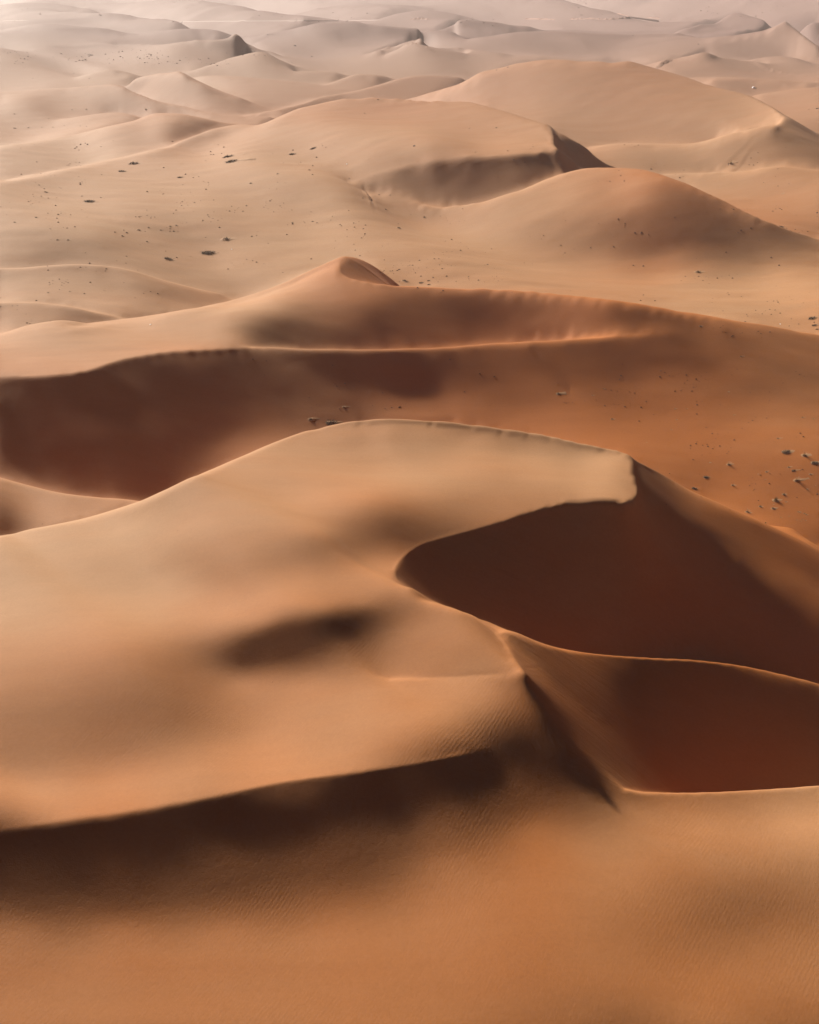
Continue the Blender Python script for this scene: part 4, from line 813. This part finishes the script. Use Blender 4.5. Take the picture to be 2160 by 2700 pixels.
def single(name,me,label,cat,x,y,size,rz,group=None,sink=.1):
    o=add(name,me); o.location=(float(x),float(y),float(height_at(x,y))-sink*size*.3); o.rotation_euler=ground_frame(x,y,rz); o.scale=(size,)*3
    o['label']=label; o['category']=cat
    if group: o['group']=group
    return o
# kind, pixel x, pixel y, width in pixels, label (None: one of its scatter)
A='scrub scattered on the long left-hand dune slope'; B='scrub mounds in the left mid-distance hollow'; Cc='scrub mounds on the sand flat right of the big dune'
Dd='specks of scrub behind the pointed dune'; E='scrub at the right edge beyond the shadowed dune'; Ff='tiny scrub on the distant dunes'; G='tiny tufts on the shaded middle slope'
SPOTS=[
('scrub',352,426,30,'dark bushy scrub, larger and right of a pair on the left dune slope',A),('scrub',321,448,22,'dark scrub just below and left of the larger bush on the left dune slope',A),
('scrub',601,408,32,'dark grassy bush, upper one of the pair high on the long slope',A),('scrub',610,420,34,'dark bush directly below its twin high on the long slope',A),
('scrub',770,403,20,'dark bush at the start of a thin shadow streak near the slope centre',A),('scrub',826,388,18,'dark bush farthest right and highest on the long left slope',A),
('scrub',474,465,16,'lone dark bush on a small mound below the stacked pair of bushes',A),('scrub',236,526,30,'brown peaked sand mound with dark scrub, lowest on the left slope',A),
('small',268,459,8,None,A),('mound',233,450,18,None,A),('small',543,423,8,None,A),('small',482,486,6,None,A),('mound',109,489,20,None,A),('scrub',121,504,14,'small dark bush nearest the left edge on the dune slope',A),
('small',109,517,8,None,A),('mound',185,510,10,None,A),('mound',160,554,25,None,A),('small',161,561,8,None,A),('small',95,571,14,None,A),('small',39,584,12,None,A),
('small',816,446,14,None,A),('small',732,456,14,None,A),('mound',719,449,13,None,A),('small',661,481,14,None,A),('stone',1093,382,12,'dark flat stone below the crest of the long dune',None),('pale',915,431,8,'small pale stone near the middle of the long dune slope',None),
('small',1309,335,10,None,A),('small',1238,337,8,None,A),('small',1254,400,8,None,A),('small',962,297,8,None,A),('small',997,261,10,None,A),
('small',151,630,12,None,B),('small',179,630,12,None,B),('small',366,604,16,None,B),('small',392,598,12,None,B),('small',449,595,12,None,B),('small',465,592,14,None,B),('small',334,611,14,None,B),('small',323,620,14,None,B),
('small',424,605,10,None,B),('mound',375,639,14,None,B),('small',388,635,12,None,B),('bigmound',596,623,42,'wide low brown mound with sparse twigs above the darkest bush',B),('scrub',549,660,40,'large dark olive bush on a mound in the left hollow',B),
('scrub',443,678,26,'brown scrub mound lowest of the group in the left hollow',B),('mound',500,672,20,None,B),('mound',580,671,18,None,B),('pale',611,656,7,'white pebble beside the large dark bush in the left hollow',None),
('mound',679,607,18,None,B),('small',771,585,12,None,B),('small',127,770,10,None,B),('small',184,767,8,None,B),
('bigmound',1052,597,24,'brown peaked mound alone on the plain behind the pointed dune',Dd),('mound',938,550,12,None,Dd),('small',1017,550,13,None,Dd),('green',1119,571,10,'tiny upright green tuft on the plain below the dark bowl',None),
('green',933,587,7,'tiny green tuft left of the mounds behind the pointed dune',None),('small',1084,565,6,None,Dd),('small',1145,666,6,None,Dd),('scrub',1110,743,15,'dark bush touching the crest line right of the pointed dune, upper left one',Dd),
('scrub',1130,738,12,'small dark bush upper right of the cluster behind the crest line',Dd),('scrub',1131,748,13,'dark bush lowest of the cluster behind the crest line',Dd),('bigmound',1067,735,32,'wide flat sand mound behind the slip face of the pointed dune',Dd),
('small',1029,713,10,None,Dd),('small',1159,697,7,None,Dd),('small',1190,699,7,None,Dd),('small',1081,698,8,None,Dd),('mound',1600,703,14,None,Dd),
('mound',878,1108,10,None,G),('scrub',872,1109,34,'dark bush half hidden behind the top of the big dune',None),('bigmound',820,1101,26,'low curved mound on the shaded slope left of the half hidden bush',G),('small',907,1071,14,None,G),
('pale',397,854,10,'pale flat stone on the lit slope left of the pointed dune',None),
('bigmound',1473,1034,20,'low brown mound on the shaded middle slope above the big dune',G),('small',1592,1024,6,None,G),('small',1562,1041,6,None,G),('mound',1922,1030,16,None,G),('small',1614,1103,11,None,G),('mound',1705,1164,12,None,G),
('small',1954,938,8,None,G),('small',1780,1077,6,None,G),('small',1810,1077,5,None,G),('mound',1921,1075,8,None,G),('small',1935,1093,6,None,G),('small',1784,1105,6,None,G),('small',2051,1154,10,None,G),('small',2116,1099,8,None,G),('small',2145,1103,6,None,G),('small',1770,1132,6,None,G),
('scrub',2073,1187,26,'dark double-topped scrub mound, highest on the right-hand flat',Cc),('straw',2121,1197,20,'mound with tall pale straw at the upper right of the flat',Cc),('scrub',2148,1217,22,'dark mound at the right edge with pale stalks behind',Cc),
('mound',1873,1216,18,None,Cc),('straw',1922,1222,16,'dark mound with faint pale stalks left of centre on the flat',Cc),('small',2080,1230,10,None,Cc),('scrub',2093,1238,14,'small dark bush beneath the double-topped mound on the flat',Cc),
('small',2021,1242,10,None,Cc),('mound',1999,1247,14,None,Cc),('small',2137,1249,10,None,Cc),('scrub',1861,1255,18,'dark scrub second from bottom at the left side of the flat',Cc),('straw',2101,1263,22,'mound with the densest spray of pale straw on the flat',Cc),
('small',2017,1264,5,None,Cc),('straw',1932,1277,14,'small mound with two pale dry sprays above the dune flank',Cc),('scrub',1831,1285,18,'dark scrub mound nearest the flank of the big dune',Cc),('straw',2128,1289,8,'tiny mound with a short pale spray near the right edge',Cc),('mound',2151,1278,10,None,Cc),
('green',2067,1301,14,'thin green tuft above the densest green clump on the flat',Cc),('green',2045,1315,22,'densest dark green clump of grass on the right-hand flat',Cc),('small',2073,1322,7,None,Cc),('mound',2040,1327,14,None,Cc),
('green',2005,1333,13,'green tuft lower left of the dense green clump',Cc),('bigmound',2039,1337,20,'smooth bare curved mound below the green clump',Cc),('straw',1971,1347,18,'low mound with a sparse pale spray beside the dune flank',Cc),('green',2019,1378,10,'lowest green tuft, just above the dune flank',Cc),
('small',2105,1348,8,None,Cc),('small',2110,1350,6,None,Cc),('small',2121,1352,8,None,Cc),('small',2127,1356,7,None,Cc),('small',2116,1369,5,None,Cc),('small',2125,1371,5,None,Cc),('small',2101,1370,5,None,Cc),('small',2111,1373,5,None,Cc),('small',2059,1363,6,None,Cc),('small',2081,1360,5,None,Cc),
('scrub',2141,835,24,'large dark bush at the right edge beyond the shadowed dune',E),('scrub',2147,855,16,'smaller dark mound below the large right-edge bush',E),('scrub',2155,866,12,'dark scrub at the very right edge, lowest of three',E),('pale',2058,853,8,'small pale stone left of the right-edge bushes',None),
('small',2106,853,8,None,E),('small',2044,816,9,None,E),('mound',2110,804,20,None,E),('small',1847,858,11,None,G),('bigmound',1841,712,28,'low dark brown mound at the foot of the shaded dune on the right',None),
('scrub',2060,595,16,'dark bush against the falling right flank of the far orange dune',None),('mound',2064,505,26,None,Ff),('straw',1928,428,17,'pale feathery bush casting a dark shadow in the far hollow',None),
('scrub',2155,284,12,'dark bush by the right edge behind the large rounded dune',None),('small',2133,287,6,None,Ff),('small',2052,489,8,None,Ff),('small',2014,480,6,None,Ff),('small',2081,483,6,None,Ff),
('small',1310,183,10,None,Ff),('small',1340,175,12,None,Ff),('bigmound',778,118,16,'reddish mound standing alone on a far pale dune',None),('small',822,147,12,None,Ff),('small',896,142,6,None,Ff),('small',770,163,8,None,Ff),('small',1842,115,10,None,Ff),('small',1669,92,8,None,Ff),('small',1768,49,7,None,Ff),
('small',190,288,8,None,Ff),('small',228,287,9,None,Ff),('straw',385,287,10,'faint pale sprig on the shaded far dune at left',None),('small',38,299,9,None,Ff),('small',128,311,7,None,Ff),('scrub',39,336,11,'dark green bush far left below the pale ridge',None),('small',75,335,9,None,Ff),('small',110,334,8,None,Ff),('small',140,334,8,None,Ff),('small',169,330,5,None,Ff),('small',212,331,6,None,Ff),('small',228,332,6,None,Ff),('mound',254,341,16,None,Ff),
('scrub',240,143,14,'dark scrub on the far plain left of the shadowed peak',None),('mound',272,145,12,None,Ff),('small',172,149,6,None,Ff),('small',140,149,8,None,Ff),('small',195,192,8,None,Ff),('small',87,206,6,None,Ff),('small',235,206,7,None,Ff),('small',58,239,5,None,Ff),('small',105,235,4,None,Ff),('mound',305,186,20,None,Ff),
('small',706,90,10,None,Ff),('small',730,113,6,None,Ff),('small',660,97,6,None,Ff),('small',493,21,5,None,Ff),('small',561,19,4,None,Ff),('small',460,5,6,None,Ff),('small',737,6,4,None,Ff),('small',976,34,6,None,Ff),('small',1018,35,8,None,Ff),('small',1139,23,5,None,Ff),('small',1270,13,6,None,Ff),('small',1283,14,5,None,Ff),
('small',1337,22,5,None,Ff),('small',1350,22,4,None,Ff),('small',1395,21,5,None,Ff),('small',1407,20,5,None,Ff),('small',1424,20,4,None,Ff),('small',1445,20,5,None,Ff),('small',1458,18,4,None,Ff),('small',1526,29,4,None,Ff),('small',1881,32,6,None,Ff),('small',2050,15,5,None,Ff),('small',2066,16,6,None,Ff),('small',2113,30,6,None,Ff),('small',1969,10,4,None,Ff),('small',2033,10,4,None,Ff),
]
WHERE={A:'on the long left dune slope',B:'in the left mid-distance hollow',Cc:'on the flat right of the big dune',Dd:'on the plain behind the pointed dune',E:'at the right edge beyond the shadowed dune',G:'on the shaded middle slope'}
def far_place(x,y):
    if y<40: return 'along the very top of the photo'
    if x<520: return 'on the far dunes at upper left' if y>230 else 'on the farthest dunes at left'
    if x<1400: return 'on the far dunes at upper centre'
    return 'on the far dunes at upper right'
ORD='first second third fourth fifth sixth seventh eighth ninth tenth eleventh twelfth thirteenth fourteenth fifteenth sixteenth seventeenth eighteenth nineteenth twentieth'.split()
def own_labels():
    fam={}
    for k,s in enumerate(SPOTS):
        if s[4] is None: fam.setdefault((s[0],WHERE.get(s[5]) or far_place(s[1],s[2])),[]).append(k)
    out={}
    for (kind,where),ks in fam.items():
        what='dark scrub tuft' if kind=='small' else 'low bare sand mound'
        for r_,k in enumerate(sorted(ks,key=lambda q:SPOTS[q][1])):
            n_=len(ks); place='the only one' if n_==1 else (ORD[r_]+' from the left' if r_<=n_//2 or n_-1-r_>len(ORD) else ('last' if r_==n_-1 else ORD[n_-1-r_]+' from last going right'))
            out[k]=what+', '+place+' '+where
    return out
OWN=own_labels()
sx_,sy_=seat([(s[1],s[2]+.2*s[3]) for s in SPOTS])
def build_spots():
    for k_,((kind,ppx,ppy,wpx,label,grp),x,y) in enumerate(zip(SPOTS,sx_,sy_)):
        label=label or OWN[k_]
        if not np.isfinite(y): continue
        d=math.hypot(math.hypot(x,y),CAM_Z); w=wpx*d/3766.0*(.85 if wpx>14 else .7); R=_OR; rz=.22+R.uniform(-.12,.12)
        if kind=='scrub': thing('desert_shrub',label,'bush',x,y,w*1.0,rz,[R.choice(MOUNDS),R.choice(TWIGS)],grp)
        elif kind=='small': thing('scrub_tuft',label,'tuft',x,y,w*1.15,rz,[R.choice(MOUNDS),R.choice(SMALLTWIGS)],grp)
        elif kind=='mound': single('drift_mound',R.choice(MOUNDS),label,'sand mound',x,y,w*.65,rz,'bare drift mounds '+(WHERE.get(grp) or 'on the distant dunes'))
        elif kind=='bigmound': thing('desert_shrub',label,'sand mound',x,y,w*.85,rz,[R.choice(MOUNDS),R.choice(SMALLTWIGS)],grp)
        elif kind=='green': thing('grass_tuft',label,'grass',x,y,w*1.0,rz,[R.choice(MOUNDS),R.choice(GREENS)],grp)
        elif kind=='straw': thing('dry_grass_tuft',label,'grass',x,y,w*1.0,rz,[R.choice(MOUNDS),R.choice(SMALLTWIGS),R.choice(STALKS)],grp)
        elif kind=='stone': single('stone',R.choice(STONES),label,'stone',x,y,w,rz,grp)
        elif kind=='pale': single('stone',R.choice(PALES),label,'stone',x,y,w,rz,grp)
build_spots()
# a piece of weathered white litter in the far red hollow
def litter():
    (x,),(y,)=seat([(1988,232)]); d=math.hypot(x,y); w=9*d/3766.0
    V=[(-.5,-.2,0),(.5,-.2,0),(.55,.2,0),(-.5,.2,0),(-.46,-.18,.16),(.42,-.19,.18),(.5,.17,.17),(-.45,.18,.2),(-.2,-.14,.36),(.18,-.13,.38),(.2,.13,.36),(-.18,.14,.37)]
    F=[(0,1,5,4),(1,2,6,5),(2,3,7,6),(3,0,4,7),(4,5,9,8),(5,6,10,9),(6,7,11,10),(7,4,8,11),(8,9,10,11)]
    me=mesh_from('litter_shell',V,F); me.materials.append(M_LITTER)
    hole=mesh_from('dark_opening',[(-.13,-.172,.20),(.12,-.172,.21),(.10,-.150,.32),(-.11,-.150,.31)],[(0,1,2,3)]); hole.materials.append(M_DARK)
    thing('litter','small white shell-shaped piece of litter with a dark opening in the far red hollow','litter',x,y,w,.1,[me,hole])
litter()
# rubble banks and the straight low bank of the far plain
def bank(name,pts,h,mat,label,cat,rough=.5,seed=1,width=6.0):
    r=random.Random(seed); D,_=densify([(p[0],p[1],0) for p in pts],step=4); X_,Y_=seat([(p[0],p[1]) for p in D]); V=[];F=[];prof=[(-1,-.15),(-.45,.65),(-.1,1),(.3,.8),(1,-.15)]
    ok=np.isfinite(Y_); X_,Y_=X_[ok],Y_[ok]; yy=np.convolve(np.pad(Y_,3,mode='edge'),np.ones(7)/7,mode='valid')
    for k,(x,y) in enumerate(zip(X_,yy)):
        e=min(1,k/3,(len(X_)-1-k)/3); hh=h*e*(1+rough*r.uniform(-1,1)); ww=width*(.4+.6*e)
        for a_,b_ in prof:
            V.append((x+r.uniform(-.4,.4)*rough*width*.3,y+a_*ww,float(height_at(x,y+a_*ww))+max(b_*hh,-.3)-.15*(b_<0)))
    m=len(prof)
    for k in range(len(X_)-1):
        for q in range(m-1): a_=k*m+q; F.append((a_,a_+m,a_+m+1,a_+1))
    me=mesh_from(name,V,F); me.materials.append(mat); o=add(name,me); o['label']=label; o['category']=cat
bank('rubble_bank',[(1500,51),(1560,50),(1610,51),(1650,48),(1690,49)],1.2,M_RUBBLE,'long red-brown rubble bank edging the far plain at upper right','rubble bank',.6,1)
bank('rubble_bank',[(1696,50),(1710,47),(1728,48),(1745,50)],1.1,M_RUBBLE,'short humped rubble mound just right of the long red-brown bank','rubble bank',.4,2)
bank('rubble_bank',[(1380,50),(1430,51),(1470,52)],1.2,M_RUBBLE,'thin broken rubble line left of the long red-brown bank','rubble bank',.7,3)
bank('rubble_bank',[(1080,52),(1110,50),(1135,51)],1.2,M_RUBBLE,'short reddish rubble strip at the top centre of the far plain','rubble bank',.7,4)
bank('earth_bank',[(440,58),(560,56),(700,55),(860,55),(1000,53)],.5,M_BANK,'long thin grey-brown bank drawn straight across the far plain','earth bank',.2,5,4.0)
bank('earth_bank',[(0,56),(30,54),(75,54)],.5,M_BANK,'short grey bank at the far left edge of the plain','earth bank',.4,6,4.0)
# uncountable crumbs: twigs, pebbles and little crusts lying about the flats
def crumbs():
    r=random.Random(77); zones=[((0,370),(1000,560),170),((100,540),(900,720),170),((900,540),(2160,800),190),((1000,640),(1300,760),70),((1300,960),(2160,1150),130),((1750,1150),(2160,1400),90),((1900,770),(2160,880),60),((0,130),(700,170),150),((600,940),(1300,1080),50),((1300,330),(2160,480),60),((0,20),(2160,60),120),((0,730),(420,860),50),((0,2250),(2160,2690),45),((100,1350),(1000,1950),25)]
    P=[]
    for (x0,y0),(x1,y1),n in zones:
        cx=[(r.uniform(x0,x1),r.uniform(y0,y1)) for _ in range(max(3,n//9))]
        for _ in range(n):
            if r.random()<.6: c=r.choice(cx); P.append((min(2155,max(2,r.gauss(c[0],26))),min(2690,max(4,r.gauss(c[1],6)))))
            else: P.append((r.uniform(x0,x1),r.uniform(y0,y1)))
    X_,Y_=seat(P); V=[];F=[]
    for x,y,p in zip(X_,Y_,P):
        if not np.isfinite(y): continue
        d=math.hypot(x,y); s=d/3766.0*r.choice((1.2,1.6,2.,2.4,3.2,4.5))*(.55 if p[1]>1340 else 1); b=len(V); z=float(height_at(x,y)); a=r.uniform(-.3,.5); ca,sa=math.cos(a),math.sin(a); hh=s*r.uniform(.25,.5)
        for u,v,w in ((-.6,-.25,-.05),(.6,-.2,-.05),(.7,.25,-.05),(-.6,.25,-.05),(-.15,0,1),(.25,.03,.8)):
            V.append((x+s*(u*ca-v*sa),y+s*(u*sa+v*ca),z+w*hh))
        F+=[(b,b+1,b+5,b+4),(b+1,b+2,b+5),(b+2,b+3,b+4,b+5),(b+3,b,b+4)]
    me=mesh_from('twigs_and_pebbles',V,F); me.materials.append(plain_material('crumbs',(.12,.065,.042),var=.4)); o=add('twigs_and_pebbles',me); o['kind']='stuff'; o['label']='scattered twigs, crusts and pebbles lying on the sand flats'
crumbs()

print('script seconds',round(time.time()-T_START,1))
